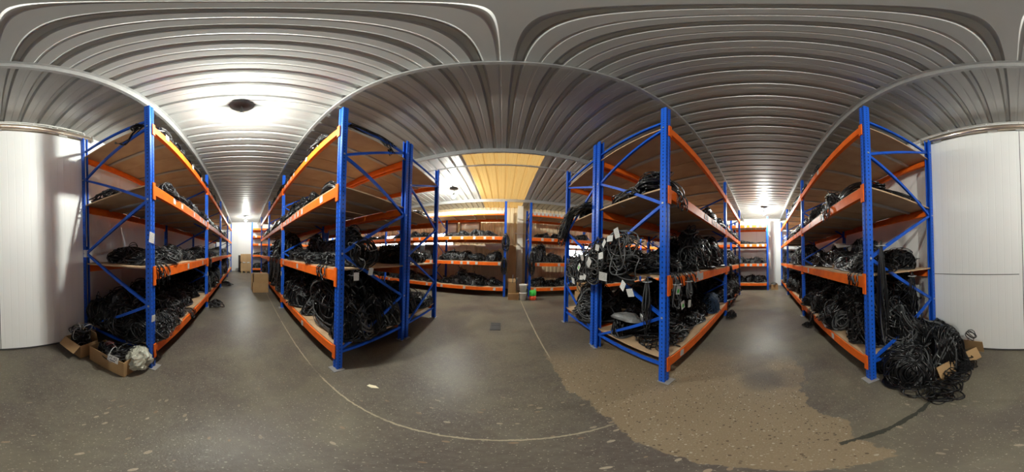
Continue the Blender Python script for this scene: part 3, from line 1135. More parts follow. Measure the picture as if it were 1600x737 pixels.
PR = {}
for i, (a, b, c) in enumerate([(0.36, 0.34, 0.36), (0.40, 0.32, 0.33), (0.33, 0.36, 0.40), (0.42, 0.38, 0.30), (0.36, 0.36, 0.36)]):
    PR[f'heap{i}'] = ('cable_heap', heap(100 + i, a, b, c, hanks=12 + i % 3, per=5))
PR['heapb'] = ('cable_heap', heap(140, 0.36, 0.34, 0.34, 12, 5, col=5))
for i in range(3):
    PR[f'coil{i}'] = ('cable_coil', coil(200 + i, 0.20 + 0.02 * i, 15 + 2 * i, 0.06))
    PR[f'hank{i}'] = ('cable_hank', hank(300 + i, 0.5 + 0.08 * i, 0.12, 13, 0.10))
    PR[f'loose{i}'] = ('loose_cables', strewn(400 + i, 0.6, 0.42, 14, 0.12))
    PR[f'drape{i}'] = ('draped_cables', drape(500 + i, 0.3, 0.30 + 0.1 * i, 7))
PR['redloose'] = ('loose_cables', None)
NEARW = ['first', 'second', 'third', 'fourth', 'fifth', 'sixth', 'seventh', 'eighth', 'ninth', 'tenth']
LEVW = ['bottom', 'second', 'third', 'top', 'fifth']
LOOK = {'heap': ('mounded black cable heap', 'cable heap'), 'coil': ('flat ring coil of black cable', 'cable coil'), 'hank': ('long folded black cable hank', 'cable bundle'),
        'loose': ('loose tangle of thin black cables', 'cables'), 'drape': ('black cables drooping over the beam', 'cables')}
SIZEW = []
used_labels = {}


def put(pr, key, lev, s, d, sc=(1, 1, 1), rz=0.0, dz=0.0, label=None, extra=''):
    """one bundle of cable, a top-level thing standing on a rack deck"""
    r = RACKS[key]
    nm, me = PR[pr]
    x = W2(key, s, d, r['tops'][lev] + 0.021 + dz)
    xs = [abs(q - r['xs'][0]) for q in r['xs']]
    bay = max(0, min(len(xs) - 2, sum(1 for q in xs[1:] if s > q)))
    f = s - xs[bay]
    o = obj(nm, me, None, x, r['rot'] + rz, scale=sc)
    kind = pr.rstrip('0123456789b')
    look, cat = LOOK[kind]
    if label is None:
        w = 'front' if d < 0.42 else ('rear' if d > 0.7 else 'mid-deck')
        size = 'tall ' if kind == 'heap' and sc[2] > 1.4 else ('low ' if kind == 'heap' and sc[2] < 0.75 else '')
        base = (key, lev, bay, kind, size, w)
        PUTS.setdefault(base, []).append((f, o, size + look, r['short'], LEVW[lev], NEARW[bay], w))
        label = 'x'
    tag(o, label, cat, f'cables on the {LEVW[lev]} shelf of the {r["short"]}')
    return o


PUTS = {}


def finish_labels():
    for base, L in PUTS.items():
        L.sort(key=lambda q: q[0])
        for i, (f, o, look, short, lev, bay, w) in enumerate(L):
            if len(L) == 1:
                o['label'] = f'{look}, {lev} shelf, {bay} bay of {short}, {w}'
            else:
                o['label'] = f'{look}, {NEARW[i]} along {w}, {lev} shelf, {bay} bay, {short}'.replace('loose tangle of thin black cables', 'loose thin black cable tangle')


def U(a, b):
    return float(rng.uniform(a, b))


def row(key, lev, s0, s1, d, hz, n, w=1.0, kinds=('heap0', 'heap1', 'heap2', 'heap3', 'heap4'), dep=1.0, jit=0.05):
    """n heaps between s0 and s1 at depth d, hz = height factor"""
    for i in range(n):
        s = s0 + (s1 - s0) * (i + 0.5) / n + U(-jit, jit)
        k = kinds[int(rng.randint(len(kinds)))]
        wx = (s1 - s0) / n / 0.72 * w * 1.2
        put(k, key, lev, s, d + U(-0.03, 0.03), (wx * U(0.92, 1.08), dep * U(0.9, 1.1), hz * U(0.85, 1.15)), U(-0.25, 0.25) + (math.pi if rng.rand() < .5 else 0))


# --- left wall rack (A)
row('A', 0, 0.12, 2.5, 0.42, 0.85, 4, dep=1.0)
row('A', 0, 0.12, 2.5, 0.86, 1.3, 4, dep=0.75)
row('A', 0, 2.72, 5.0, 0.30, 1.5, 4, dep=1.05)
row('A', 0, 2.72, 5.0, 0.85, 1.9, 3, dep=0.8)
row('A', 0, 5.2, 7.9, 0.35, 1.6, 4)
row('A', 0, 8.1, 10.6, 0.4, 1.5, 3)
row('A', 1, 0.2, 2.5, 0.34, 0.62, 4, dep=0.85)
row('A', 1, 0.3, 2.5, 0.82, 0.75, 4, dep=0.8)
row('A', 1, 2.75, 5.0, 0.4, 0.8, 4, dep=0.9)
row('A', 1, 5.2, 7.9, 0.4, 0.85, 4)
row('A', 1, 8.1, 10.6, 0.4, 0.8, 3)
put('drape0', 'A', 1, 0.22, 0.02, (0.9, 1, 0.9))
put('drape1', 'A', 0, 1.35, 0.02, (1, 1, .6))
put('drape2', 'A', 1, 2.85, 0.02, (1, 1, .6))
put('loose0', 'A', 2, 0.16, 0.80, (0.6, 1.2, 1.3), 0.15)
put('hank0', 'A', 2, 0.35, 0.95, (1, 1, 1), 0.5)
put('loose1', 'A', 2, 0.9, 0.2, (1, 0.8, 0.6))
put('hank1', 'A', 2, 1.9, 0.18)
put('heap1', 'A', 2, 3.0, 0.25, (0.6, 0.7, 0.8))
put('coil0', 'A', 2, 4.0, 0.25)
put('heap2', 'A', 2, 5.6, 0.3, (0.8, 0.8, 0.7))
put('hank2', 'A', 3, 0.32, 0.16, (1, 1, 1), 0.2)
put('hank0', 'A', 3, 1.2, 0.12)
put('loose2', 'A', 3, 1.9, 0.15, (1, .6, .8))
put('hank1', 'A', 3, 3.4, 0.15)

# --- left middle rack (C)
row('C', 0, 0.12, 0.92, 0.38, 1.9, 1, dep=0.95)
row('C', 0, 0.12, 2.5, 0.86, 2.15, 3, dep=0.85)
row('C', 0, 0.95, 2.5, 0.36, 1.35, 3, dep=1.0)
row('C', 0, 2.72, 4.95, 0.38, 2.0, 3, dep=1.15)
row('C', 0, 5.15, 8.0, 0.4, 1.7, 4)
row('C', 0, 2.72, 4.95, 0.9, 2.1, 3, dep=0.7)
row('C', 1, 0.15, 2.4, 0.30, 0.5, 4, dep=0.75)
row('C', 1, 0.7, 2.5, 0.82, 1.45, 3, dep=0.8)
row('C', 1, 2.72, 4.95, 0.36, 1.75, 3, dep=1.1)
row('C', 1, 5.15, 8.0, 0.4, 1.2, 4)
for s in (3.0, 3.6, 4.2):
    put('drape2', 'C', 1, s, 0.02, (1.4, 1, 1.5))
put('drape0', 'C', 1, 0.35, 0.02, (.8, 1, .8))
put('loose0', 'C', 2, 0.6, 0.2, (1, .7, .7))
put('hank0', 'C', 2, 1.3, 0.16)
put('loose1', 'C', 2, 2.0, 0.2, (1, .6, .8))
put('heap0', 'C', 2, 3.4, 0.3, (.8, .8, .7))
put('heap3', 'C', 2, 5.4, 0.3, (.8, .8, 1.0))
put('heap1', 'C', 3, 0.72, 0.14, (0.95, 0.36, 0.55), 0.1)
put('hank1', 'C', 3, 1.6, 0.12, (1, 1, .9))
put('loose2', 'C', 3, 2.2, 0.14, (1, .6, .8))
put('heap2', 'C', 3, 3.2, 0.16, (1.1, .5, .8))
put('heap4', 'C', 3, 4.4, 0.16, (1.1, .5, .6))

# --- rear left middle rack (C2): its aisle face is y+, depth 0 is that face
row('C2', 0, 0.12, 2.5, 0.30, 0.85, 3, dep=0.9)
row('C2', 0, 0.12, 2.5, 0.80, 1.5, 3, dep=0.8)
row('C2', 0, 2.72, 5.0, 0.4, 1.4, 3)
row('C2', 1, 0.2, 2.5, 0.32, 0.55, 3, dep=0.8)
row('C2', 1, 0.15, 2.5, 0.82, 0.95, 3, dep=0.8)
row('C2', 1, 2.72, 5.0, 0.4, 1.3, 3)
put('loose1', 'C2', 2, 0.2, 0.5, (0.7, 1.6, 1), 0.1)
put('heap0', 'C2', 2, 1.0, 0.3, (.6, .7, .5))
put('heap3', 'C2', 2, 2.0, 0.3, (.8, .7, .6))
put('heap2', 'C2', 2, 3.6, 0.4, (1, 1, .7))

# --- right middle rack (D)
put('loose0', 'D', 0, 0.35, 0.36, (1.1, 1.35, 1.2), 1.45)
put('loose1', 'D', 0, 0.55, 0.30, (1.15, 1.3, 1.4), 0.2)
put('heap3', 'D', 0, 0.62, 0.42, (0.75, 0.8, 0.55), 0.3)
row('D', 0, 0.95, 2.6, 0.34, 0.62, 3, dep=0.85)
put('heapb', 'D', 0, 2.05, 0.16, (0.85, 0.55, 0.85), 0.2, label='navy blue cable heap on the bottom shelf of the right middle rack', )
row('D', 0, 0.2, 2.6, 0.86, 1.5, 3, dep=0.75)
row('D', 0, 2.8, 5.3, 0.32, 1.45, 4, dep=1.1)
row('D', 0, 2.8, 5.3, 0.86, 1.9, 3, dep=.8)
row('D', 1, 0.1, 1.2, 0.34, 0.45, 2, dep=0.9)
row('D', 1, 0.1, 1.2, 0.85, 0.75, 2, dep=0.8)
row('D', 1, 1.25, 2.6, 0.36, 1.7, 2, dep=1.1)
row('D', 1, 1.25, 2.6, 0.86, 1.8, 2, dep=0.8)
row('D', 1, 2.8, 5.3, 0.3, 1.25, 4, dep=0.9)
put('drape1', 'D', 1, 0.2, 0.02, (0.7, 1, 1.1))
put('drape0', 'D', 1, 0.52, 0.02, (0.9, 1, 0.9))
put('drape2', 'D', 1, 3.2, 0.02, (1, 1, .9))
put('drape1', 'D', 1, 5.1, 0.02, (1.2, 1, 1.6))
put('drape2', 'D', 0, 2.85, 0.02, (1, 1, .5))
put('hank2', 'D', 2, 0.33, 0.18, (1.15, 1.2, 1.9), 0.05)
put('heap4', 'D', 2, 0.16, 0.30, (0.45, 0.75, 0.75))
put('hank0', 'D', 2, 0.12, 0.66, (1.0, 1.0, 1.5), 1.45)
put('heap2', 'D', 2, 2.2, 0.2, (.6, .5, .6))
put('heap1', 'D', 2, 3.2, 0.25, (.8, .6, .6))
put('drape0', 'D', 2, 0.28, 0.02, (.7, 1, .9))

# --- rear right middle rack (D2)
put('heap4', 'D2', 0, 0.32, 0.72, (0.95, 1.25, 1.55), 0.4)
row('D2', 0, 0.9, 2.6, 0.5, 1.3, 2)
row('D2', 1, 0.8, 2.6, 0.4, 0.9, 3)
row('D2', 1, 2.8, 5.3, 0.4, 1.1, 3)
row('D2', 0, 2.8, 5.3, 0.4, 1.2, 3)
put('heap0', 'D2', 2, 0.22, 0.62, (0.55, 1.3, 0.75))
put('heap3', 'D2', 2, 0.9, 0.7, (.7, .7, .7))

# --- right wall rack (B)
for i, (s, d, sx, sy, sz) in enumerate([(0.45, 0.28, 0.95, 0.85, 1.25), (1.15, 0.26, 1.0, 0.9, 1.35), (1.85, 0.28, 1.0, .9, 1.05), (2.4, 0.25, .7, .8, 0.85)]):
    put(f'heap{(i * 2 + 1) % 5}', 'B', 0, s, d, (sx, sy, sz), U(-.4, .4))
row('B', 0, 0.12, 2.6, 0.84, 1.95, 3, dep=0.85)
row('B', 0, 2.75, 5.2, 0.30, 1.25, 4, dep=0.95)
row('B', 0, 2.75, 5.2, 0.85, 1.6, 3, dep=0.8)
row('B', 0, 5.4, 7.6, 0.35, 1.3, 3)
row('B', 1, 0.15, 0.95, 0.24, 0.75, 1, dep=0.6)
row('B', 1, 0.1, 0.9, 0.80, 0.70, 1, dep=0.8)
row('B', 1, 0.95, 2.6, 0.42, 0.95, 2, dep=0.85)
row('B', 1, 0.95, 2.6, 0.86, 1.2, 3, dep=0.7)
row('B', 1, 2.75, 5.2, 0.4, 1.25, 3, dep=1.1)
row('B', 1, 5.4, 7.6, 0.35, 1.2, 3)
put('drape0', 'B', 1, 0.22, 0.02, (.7, 1, .7))
put('drape1', 'B', 1, 0.16, 0.06, (.5, 1, .8))
put('drape2', 'B', 0, 1.9, 0.02, (1, 1, .55))
put('hank2', 'B', 2, 0.42, 0.14, (1.2, 1.1, 1.5), 0.03)
put('heap1', 'B', 2, 1.0, 0.12, (0.85, 0.4, 0.9), 0.1)
put('drape0', 'B', 2, 0.95, 0.02, (1, 1, .8))
put('heap2', 'B', 2, 1.95, 0.2, (0.75, .55, 0.95))
put('hank0', 'B', 2, 0.06, 0.55, (1.5, 0.6, 0.6), 1.5)
put('hank1', 'B', 3, 0.65, 0.12, (1.2, 1, 1.1), 0.03)
put('loose2', 'B', 3, 1.05, 0.13, (1.1, .5, .9))
put('hank2', 'B', 2, 3.4, 0.2)
put('heap4', 'B', 2, 4.4, 0.2, (.8, .6, .6))

# --- far racks
for key, bays in (('F', [(0.15, 2.55), (2.85, 5.2), (5.5, 7.9)]), ('G', [(0.1, 2.65), (2.85, 5.4)])):
    for a, b in bays:
        row(key, 0, a, b, 0.34, 0.8, 5, dep=0.85)
        row(key, 1, a, b, 0.38, 0.8, 4, dep=0.85)
        row(key, 2, a + .2, b - .2, 0.35, 0.62, 4, dep=0.7)
put('heap1', 'F', 0, 1.55, 0.30, (1.35, 0.9, 1.65))
put('heap3', 'F', 1, 2.25, 0.42, (1.1, 0.9, 1.25))
put('heap0', 'G', 1, 0.35, 0.35, (1.0, 0.9, 1.6))
row('EB', 0, 0.1, 1.7, 0.3, 0.9, 3, dep=.8)
row('EB', 1, 0.1, 1.7, 0.3, 0.75, 3, dep=.8)
row('EB', 2, 0.1, 1.7, 0.3, 0.4, 3, dep=.7)
row('EA', 0, 0.2, 2.3, 0.3, 0.8, 2, dep=.8)
row('EA', 1, 0.2, 2.3, 0.3, 0.5, 2, dep=.8)
for key, lev, a, b in (('A', 3, 0.2, 5.0), ('A', 2, 0.3, 7.5), ('C', 3, 0.35, 5.0), ('C', 2, 0.2, 7.5), ('B', 3, 0.9, 5.0), ('B', 2, 2.3, 5.2), ('D', 2, 1.2, 5.2), ('C2', 2, 0.2, 2.5)):
    n = int((b - a) / 0.42)
    for i in range(n):
        k = rng.randint(6)
        put(['loose0', 'hank0', 'loose1', 'hank1', 'loose2', 'heap2'][k], key, lev, a + (b - a) * (i + .5) / n, 0.02 + U(0, .04), (0.8, 0.40, U(1.2, 2.0)) if k < 5 else (0.6, 0.28, U(.35, .55)), U(-.15, .15) + (math.pi if rng.rand() < .5 else 0))
for s_, d_, k_, z_ in ((0.16, 0.18, 0.7, 0.9), (0.15, 0.55, 0.75, 1.15), (0.18, 0.9, 0.7, 1.25), (0.55, 0.2, 0.7, 0.7)):
    put('heap3', 'A', 0, s_, d_, (k_, k_, z_), U(0, 3))
for s_, d_ in ((0.14, 0.25), (0.14, 0.6), (0.16, 0.92)):
    put('heap1', 'C', 0, s_, d_, (0.55, 0.7, 1.5), U(0, 3))
put('heap4', 'B', 0, 0.14, 0.55, (0.6, 0.8, 1.4), 0.5)
for key, a, b, hz, n in (('A', 0.3, 2.5, 1.0, 3), ('A', 2.8, 5.0, 1.6, 3), ('C', 0.4, 2.4, 1.7, 3), ('C', 2.9, 4.9, 1.9, 2), ('D', 1.2, 2.5, 1.0, 2), ('D', 2.9, 5.2, 1.6, 3), ('B', 0.4, 2.5, 1.55, 3), ('B', 2.9, 5.1, 1.4, 3)):
    row(key, 0, a, b, 0.60, hz, n, 0.9)
finish_labels()

# ------------------------------------------------------------------ hand-placed cable bundles
def hang(seed, loc, rz, label, w=0.22, drop=0.5, n=16, grey=0.2, r=0.0065, thick=0.10, tags=()):
    t = obj('hanging_cables', skein(seed, w, drop, n, r, grey, thick), None, loc, rz)
    tag(t, label, 'cables')
    for (x, y, z, a, b, g) in tags:
        me = cached(('tag', g), lambda: MB().box((0, 0, 0), (0.07, 0.0015, 0.085)).mesh('paper_tag', 'paper_green' if g else 'paper'))
        o = obj('paper_tag', me, t, (x, y, z), rot=(a, b, 0))
    return t


fx = W2('F', 0.0, -0.06)
hang(1, (fx[0] + 0.02, fx[1], 2.32), 0.1, 'fat hank of cables hung on the blue post beside the cartons, upper one', 0.40, 0.68, 26, 0.25, 0.009, 0.2)
hang(2, (fx[0] - 0.02, fx[1], 1.45), 0.1, 'thinner hank of cables hung low on the blue post beside the cartons', 0.30, 0.62, 18, 0.2, 0.009, 0.16)
gx = W2('G', 0.0, -0.07)
hang(3, (gx[0] + 0.05, gx[1], 1.72), 0.1, 'cables hung on the blue post behind the white buckets', 0.34, 0.95, 22, 0.15, 0.009, 0.16)

# the tagged bundle across the ends of the two right middle racks
tb = thing('tagged_cable_bundle', 'big cable bundle with many white paper tags hung across the double blue posts', 'cables', (1.17, 2.02, 1.32), 0)
m = MB()
rs = np.random.RandomState(55)
# hull seen from the cross-aisle: upper edge falls away from the near post, lower edge sags past the beam
top_z = lambda y: np.interp(y, [-0.95, -0.83, -0.5, 0.0, 0.66, 0.9], [0.26, 0.42, 0.42, 0.31, 0.16, 0.02])
bot_z = lambda y: np.interp(y, [-0.95, -0.6, -0.3, 0.1, 0.45, 0.9], [0.05, -0.05, -0.18, -0.20, -0.22, -0.34])
for q in range(85):       # strands running along the rack end
    y0, y1 = rs.uniform(-0.95, -0.45), rs.uniform(0.2, 0.85)
    k = rs.rand()
    x = rs.uniform(-0.16, 0.10)
    pts = []
    for f in np.linspace(0, 1, 6):
        y = y0 + (y1 - y0) * f
        kk = min(1, max(0, k + rs.normal(0, 0.14)))
        pts.append((x + rs.normal(0, 0.02), y, bot_z(y) + (top_z(y) - bot_z(y)) * kk))
    m.tube(smooth_path(pts, 24), 0.0068, 5, False, pick(rs, 0.3))
for q in range(110):       # loops drooping on the cross-aisle side
    y = rs.uniform(-0.85, 0.72)
    w, tz = rs.uniform(0.05, 0.19), float(top_z(y)) - rs.uniform(0.0, 0.22)
    drop = rs.uniform(0.12, 0.36)
    th = np.linspace(0, 2 * math.pi, 24, endpoint=False)
    p = np.c_[np.full(24, -0.17) + rs.uniform(-.06, .05), y + w * np.sin(th), tz - drop * (1 - np.cos(th)) / 2] + wobble(24, rs, 0.022)
    m.tube(p, 0.0062, 5, True, pick(rs, 0.45))
m.build('cable_strands', MATS, tb)
m = MB()
f = lobes(rs)
lumpy_core(m, np.array([0.11, 0.74, 0.34]), f)
m.build('inner_cables', MATS, tb, (-0.03, -0.08, -0.12))
for (y, z, g, sx) in [(1.22, 1.70, 0, 1.3), (1.33, 1.66, 0, 0.9), (1.44, 1.62, 0, 1.0), (1.58, 1.58, 0, 0.9), (1.50, 1.49, 0, 1.0), (1.98, 1.47, 0, 1.1), (1.78, 1.41, 0, 1.5), (2.08, 1.34, 1, 1.25),
                      (1.45, 1.27, 0, 1.3), (1.12, 1.22, 0, 1.1), (1.02, 1.17, 0, 1.0), (2.29, 1.12, 0, 1.25), (1.90, 1.22, 0, 0.9), (2.0, 1.2, 0, 0.8)]:
    me = cached(('tag', g), lambda: MB().box((0, 0, 0), (0.07, 0.0015, 0.085)).mesh('paper_tag', 'paper_green' if g else 'paper'))
    obj('paper_tag', me, tb, (-0.262, y - 2.02, z - 1.32), rot=(U(-.35, .35), U(-.6, .6), R(-90) + U(-.3, .6)), scale=(sx * 1.0, 1, sx * 0.85))

# drooping bundle on the third shelf, rear right middle rack
db = MB()
for q in range(46):
    x = rs.uniform(-.10, .08)
    k = rs.uniform(-.13, .10)
    pts = [(x, -0.40, rs.uniform(0.0, 0.08)), (x, -0.05, rs.uniform(0.02, 0.12)), (x, 0.25, rs.uniform(0.0, 0.14)), (x, 0.45 + k, rs.uniform(-0.14, 0.06)), (x - .04, 0.57 + k, rs.uniform(-0.36, -0.1)), (x - .05, rs.uniform(0.58, 0.70), rs.uniform(-0.56, -0.3))]
    pth = smooth_path(pts, 24)
    db.tube(pth + wobble(24, rs, 0.016, 4, False), 0.0075, 5, False, pick(rs, 0.15))
tag(db.build('drooping_cable_bundle', MATS, None, (1.13, 2.70, 2.28), R(2.5)), 'thick cable bundle drooping past the open rack end from its third shelf', 'cables')

# cables thrown over the top brace of the left middle rack end, and tied to the left wall rack's top brace
tb2 = MB()
for q in range(16):
    y = rs.uniform(-.05, .05)
    pts = [(-0.45, y, 0.02), (-0.2, y, rs.uniform(0.01, 0.05)), (0.0, y, rs.uniform(0.02, 0.09)), (0.18, y, rs.uniform(-0.03, 0.07)), (rs.uniform(.2, .32), y + rs.uniform(-.03, .03), rs.uniform(-0.17, 0.0))]
    tb2.tube(smooth_path(pts, 18), 0.0065, 5, False, 1)
p = W2('C', -0.02, 0.52, 3.20)
tag(tb2.build('cable_bundle', MATS, None, p, R(93.8)), 'black cable bunch sagging over the edge of the top shelf at the rack end', 'cables')
tb3 = MB()
for q in range(5):
    pts = [(0.0, 0, 0.0), (0.12, rs.uniform(-.03, .03), -0.05), (0.25, rs.uniform(-.03, .03), -0.13 - .02 * q), (0.36, 0, -0.12), (0.42, 0, -0.05 - .01 * q)]
    tb3.tube(smooth_path(pts, 16), 0.006, 5, False, 1)
p = W2('A', -0.03, 0.06, 3.12)
tag(tb3.build('cable_bundle', MATS, None, p, R(184.4 + 88)), 'few thin black cables tied along the upper diagonal brace', 'cables')

# cables hanging down beside the near post of the right wall rack
p = W2('B', -0.08, 0.10, 1.62)
hang(9, p, R(95), 'long cables hanging beside the near post of the right wall rack', 0.13, 1.05, 22, 0.25, 0.0065, 0.12)
p = W2('B', -0.05, 0.62, 1.27)
hang(10, p, R(95), 'few thin cables dangling below the second shelf by the white wall', 0.22, 0.42, 5, 0.1, 0.004, 0.05)
# at the near post of the right middle rack
p = W2('D', -0.06, 0.17, 1.28)
hang(11, p, R(-90), 'tangled grey cables hanging inside the near post of the right middle rack', 0.16, 0.62, 13, 0.55, 0.005, 0.10,
     tags=[])
p = W2('D', 0.14, -0.06, 1.25)
hang(12, p, R(2.5), 'cable loops with green-marked paper tags hanging from the orange beam', 0.24, 0.34, 9, 0.4, 0.006, 0.06,
     tags=[(-0.06, -0.05, -0.10, 0.1, 0.2, 1), (0.02, -0.06, -0.27, 0, -0.2, 1), (0.20, -0.05, -0.30, 0, 0.15, 0)])
p = W2('D', 0.42, -0.06, 1.25)
hang(13, p, R(2.5), 'grey cable loop hanging from the orange beam beside a paper sheet', 0.20, 0.28, 7, 0.7, 0.006, 0.05, tags=[(0.17, -0.05, 0.02, 0.1, 0.05, 0)])
# ring of cable facing the cross-aisle on the second shelf of the left middle rack
p = W2('C', 0.10, 0.33, 1.29)
o = obj('cable_coil', coil(230, 0.17, 15, 0.09, 0.0075), None, (p[0] + 0.05, p[1], p[2] + 0.17), rot=(R(90), 0, R(93.8)))
tag(o, 'upright ring coil of cable facing the open rack end, tied with white cord', 'cable coil')
p = W2('C', -0.05, 0.14, 1.27)
hang(14, p, R(93.8), 'thin cables with two paper sheets hanging at the open rack end', 0.14, 0.2, 8, 0.3, 0.004, 0.05, tags=[(0.0, -0.06, -0.06, 0, 0.02, 0), (0.22, -0.05, -0.02, 0.1, 0.15, 0)])

# floor tangles spilling into the left and right aisles
p = W2('A', 2.75, -0.22, 0.004)
tag(obj('loose_cables', PR['loose1'][1], None, p, 0.4, scale=(0.8, 0.9, 1.3)), 'tangle of cables spilled on the floor at the second post of the left wall rack', 'cables')
p = W2('A', 5.6, -0.2, 0.004)
tag(obj('loose_cables', PR['loose2'][1], None, p, 0.9, scale=(0.9, 0.9, 1.3)), 'tangle of cables spilled on the floor far down the left aisle', 'cables')
p = W2('B', 1.95, -0.10, 0.004)
tag(obj('loose_cables', PR['loose0'][1], None, p, 0.9, scale=(0.35, 0.45, .7)), 'cable ends trailing on the floor under the right wall rack beam', 'cables')
p = W2('D', 2.62, -0.16, 0.004)
tag(obj('loose_cables', PR['loose0'][1], None, p, 0.2, scale=(0.7, 0.6, 1.2)), 'cable tangle on the floor at the second post of the right middle rack', 'cables')

# ------------------------------------------------------------------ the big spilled heap by the right wall rack
def big_pile():
    rs = np.random.RandomState(77)
    t = thing('spilled_cable_heap', 'big glossy black cable heap spilling out beside the white sliding door', 'cable heap', (1.02, -1.52, 0))
    view = np.array([-0.62, 0.62, 0.45])
    for (c, sc, hanks, face) in [((0.06, 0.27, 0), (0.27, 0.29, 0.50), 12, [(view, .25), (view, .5), (view, .78), (view + (.1, 0, .3), 1.0)]),
                                 ((-0.13, -0.12, 0), (0.27, 0.32, 0.50), 13, [(view + (-.3, -.5, .1), .3), (view + (-.2, -.4, 0), .6), (view + (-.2, -.3, .2), .9), ((-1, .1, 1.2), .7)]),
                                 ((0.20, -0.20, 0), (0.33, 0.38, 0.60), 11, None), ((0.27, 0.16, 0), (0.22, 0.30, 0.42), 9, [(view, .4), (view, .8)])]:
        m = MB()
        heap_into(m, rs, sc, hanks, 7, 0.0092, 40, 0.10, 6, None, face, 10, 26)
        m.build('wound_cables', MATS, t, c)
    m = MB()
    for q in range(34):      # looser rings lying round its foot
        c = np.array([rs.uniform(-0.42, 0.16), rs.uniform(0.32, 0.52), 0.0]) if q % 2 else np.array([rs.uniform(-0.42, -0.28), rs.uniform(-0.3, 0.45), 0.0])
        n = 28
        th = np.linspace(0, 2 * math.pi, n, endpoint=False)
        R_ = rs.uniform(0.06, 0.14)
        p = np.c_[R_ * np.cos(th), R_ * 0.8 * np.sin(th), 0 * th] + c + wobble(n, rs, 0.018)
        p[:, 2] = np.abs(p[:, 2]) + 0.008 + rs.rand() * 0.12
        m.tube(p, 0.0066, 6, True, pick(rs, .1))
    m.build('loose_rings', MATS, t)
    m = MB()
    for q in range(6):
        c = np.array([-0.40 + rs.uniform(-.05, .08), 0.50 + rs.uniform(-.06, .06), 0])
        th = np.linspace(0, 2 * math.pi, 30, endpoint=False)
        R_ = rs.uniform(0.05, 0.085)
        p = np.c_[R_ * np.cos(th), R_ * 0.9 * np.sin(th), 0 * th + 0.007] + c + wobble(30, rs, 0.008) * (1, 1, 0.3)
        p[:, 2] = np.abs(p[:, 2])
        m.tube(p, 0.0055, 6, True, 1)
    m.build('trailing_rings', MATS, t)
    m = MB()
    for q in range(4):
        c = np.array([-0.34 + rs.uniform(-.04, .04), -0.42 + rs.uniform(-.1, .1), 0.36])
        th = np.linspace(0, 2 * math.pi, 26, endpoint=False)
        p = np.c_[0.05 * np.cos(th), 0.10 * np.sin(th), 0.05 * np.sin(th + 1)] + c + wobble(26, rs, 0.012)
        m.tube(p, 0.0055, 6, True, 1)
    m.build('springy_rings', MATS, t)


big_pile()

# ------------------------------------------------------------------ cardboard boxes
def carton_open(label, loc, rz, w, d, h, flaps=(1, 1, 1, 1), name='cardboard_box', fl_ang=(0.5, 0.5, 0.5, 0.5), th=0.006):
    """open box, w along local x"""
    t = thing(name, label, 'box', loc, rz)
    m = MB()
    m.box((0, 0, th / 2), (w, d, th))
    m.box((-w / 2 + th / 2, 0, h / 2), (th, d, h)).box((w / 2 - th / 2, 0, h / 2), (th, d, h))
    m.box((0, -d / 2 + th / 2, h / 2), (w - 2 * th, th, h)).box((0, d / 2 - th / 2, h / 2), (w - 2 * th, th, h))
    m.build('box_body', 'carton', t)
    fw = min(w, d) * 0.48
    spec = [((-w / 2, 0, h), (-1, 0), d), ((w / 2, 0, h), (1, 0), d), ((0, -d / 2, h), (0, -1), w), ((0, d / 2, h), (0, 1), w)]
    for k, (c, nrm, ln) in enumerate(spec):
        if not flaps[k]:
            continue
        a = fl_ang[k]       # angle from upright outwards
        dx, dz = math.sin(a) * fw, math.cos(a) * fw
        n2 = Vector((nrm[0], nrm[1], 0))
        sd = Vector((-nrm[1], nrm[0], 0)) * ln / 2 * 0.98
        c = Vector(c)
        e = c + n2 * dx + Vector((0, 0, dz))
        off = (n2 * math.cos(a) - Vector((0, 0, math.sin(a)))) * th
        vs = [c - sd, c + sd, e + sd * 0.97, e - sd * 0.97]
        vs = [v - off / 2 for v in vs] + [v + off / 2 for v in vs]
        MB().add(vs, [(3, 2, 1, 0), (4, 5, 6, 7), (0, 1, 5, 4), (1, 2, 6, 5), (2, 3, 7, 6), (3, 0, 4, 7)]).build('flap', 'carton', t)
    return t


# front box (with the sack and the lettered label), rear box against the wall
BX = (-1.128, -1.378)
brz = R(95.6)
carton_open('open cardboard box with a white lettered label and plastic sack beside the near blue post', (*BX, 0), brz, 0.53, 0.255, 0.235, (0, 0, 0, 0))
lb = thing('box_label', 'white printed label hanging over the front cardboard box', 'label', (BX[0] + 0.17, BX[1] + 0.10, 0.25), brz + R(90 - 90))


def at(base, rz, x, y, z):
    return (base[0] + x * math.cos(rz) - y * math.sin(rz), base[1] + x * math.sin(rz) + y * math.cos(rz), z)


lb.location = at(BX, brz, 0.13, -0.137, 0.235)
lb.rotation_euler = (R(-12), 0, brz)
MB().box((0, 0, 0), (0.15, 0.002, 0.085)).build('label_sheet', 'plastic', lb)


def text(s, parent, loc, size, mk, rot=(R(90), 0, 0)):
    c = bpy.data.curves.new('lettering', 'FONT')
    c.body = s
    c.size = size
    c.align_x = 'CENTER'
    c.align_y = 'CENTER'
    c.extrude = 0.0004
    o = bpy.data.objects.new('lettering_curve', c)
    COL.objects.link(o)
    me = bpy.data.meshes.new_from_object(o.evaluated_get(bpy.context.evaluated_depsgraph_get()))
    bpy.data.objects.remove(o)
    me.materials.clear()
    me.materials.append(M[mk])
    return obj('lettering', me, parent, loc, rot=rot)


text('W 42', lb, (0, -0.0018, 0.012), 0.05, 'ink')
MB().box((0, -0.0014, -0.024), (0.075, 0.001, 0.010)).build('printed_line', 'ink', lb)


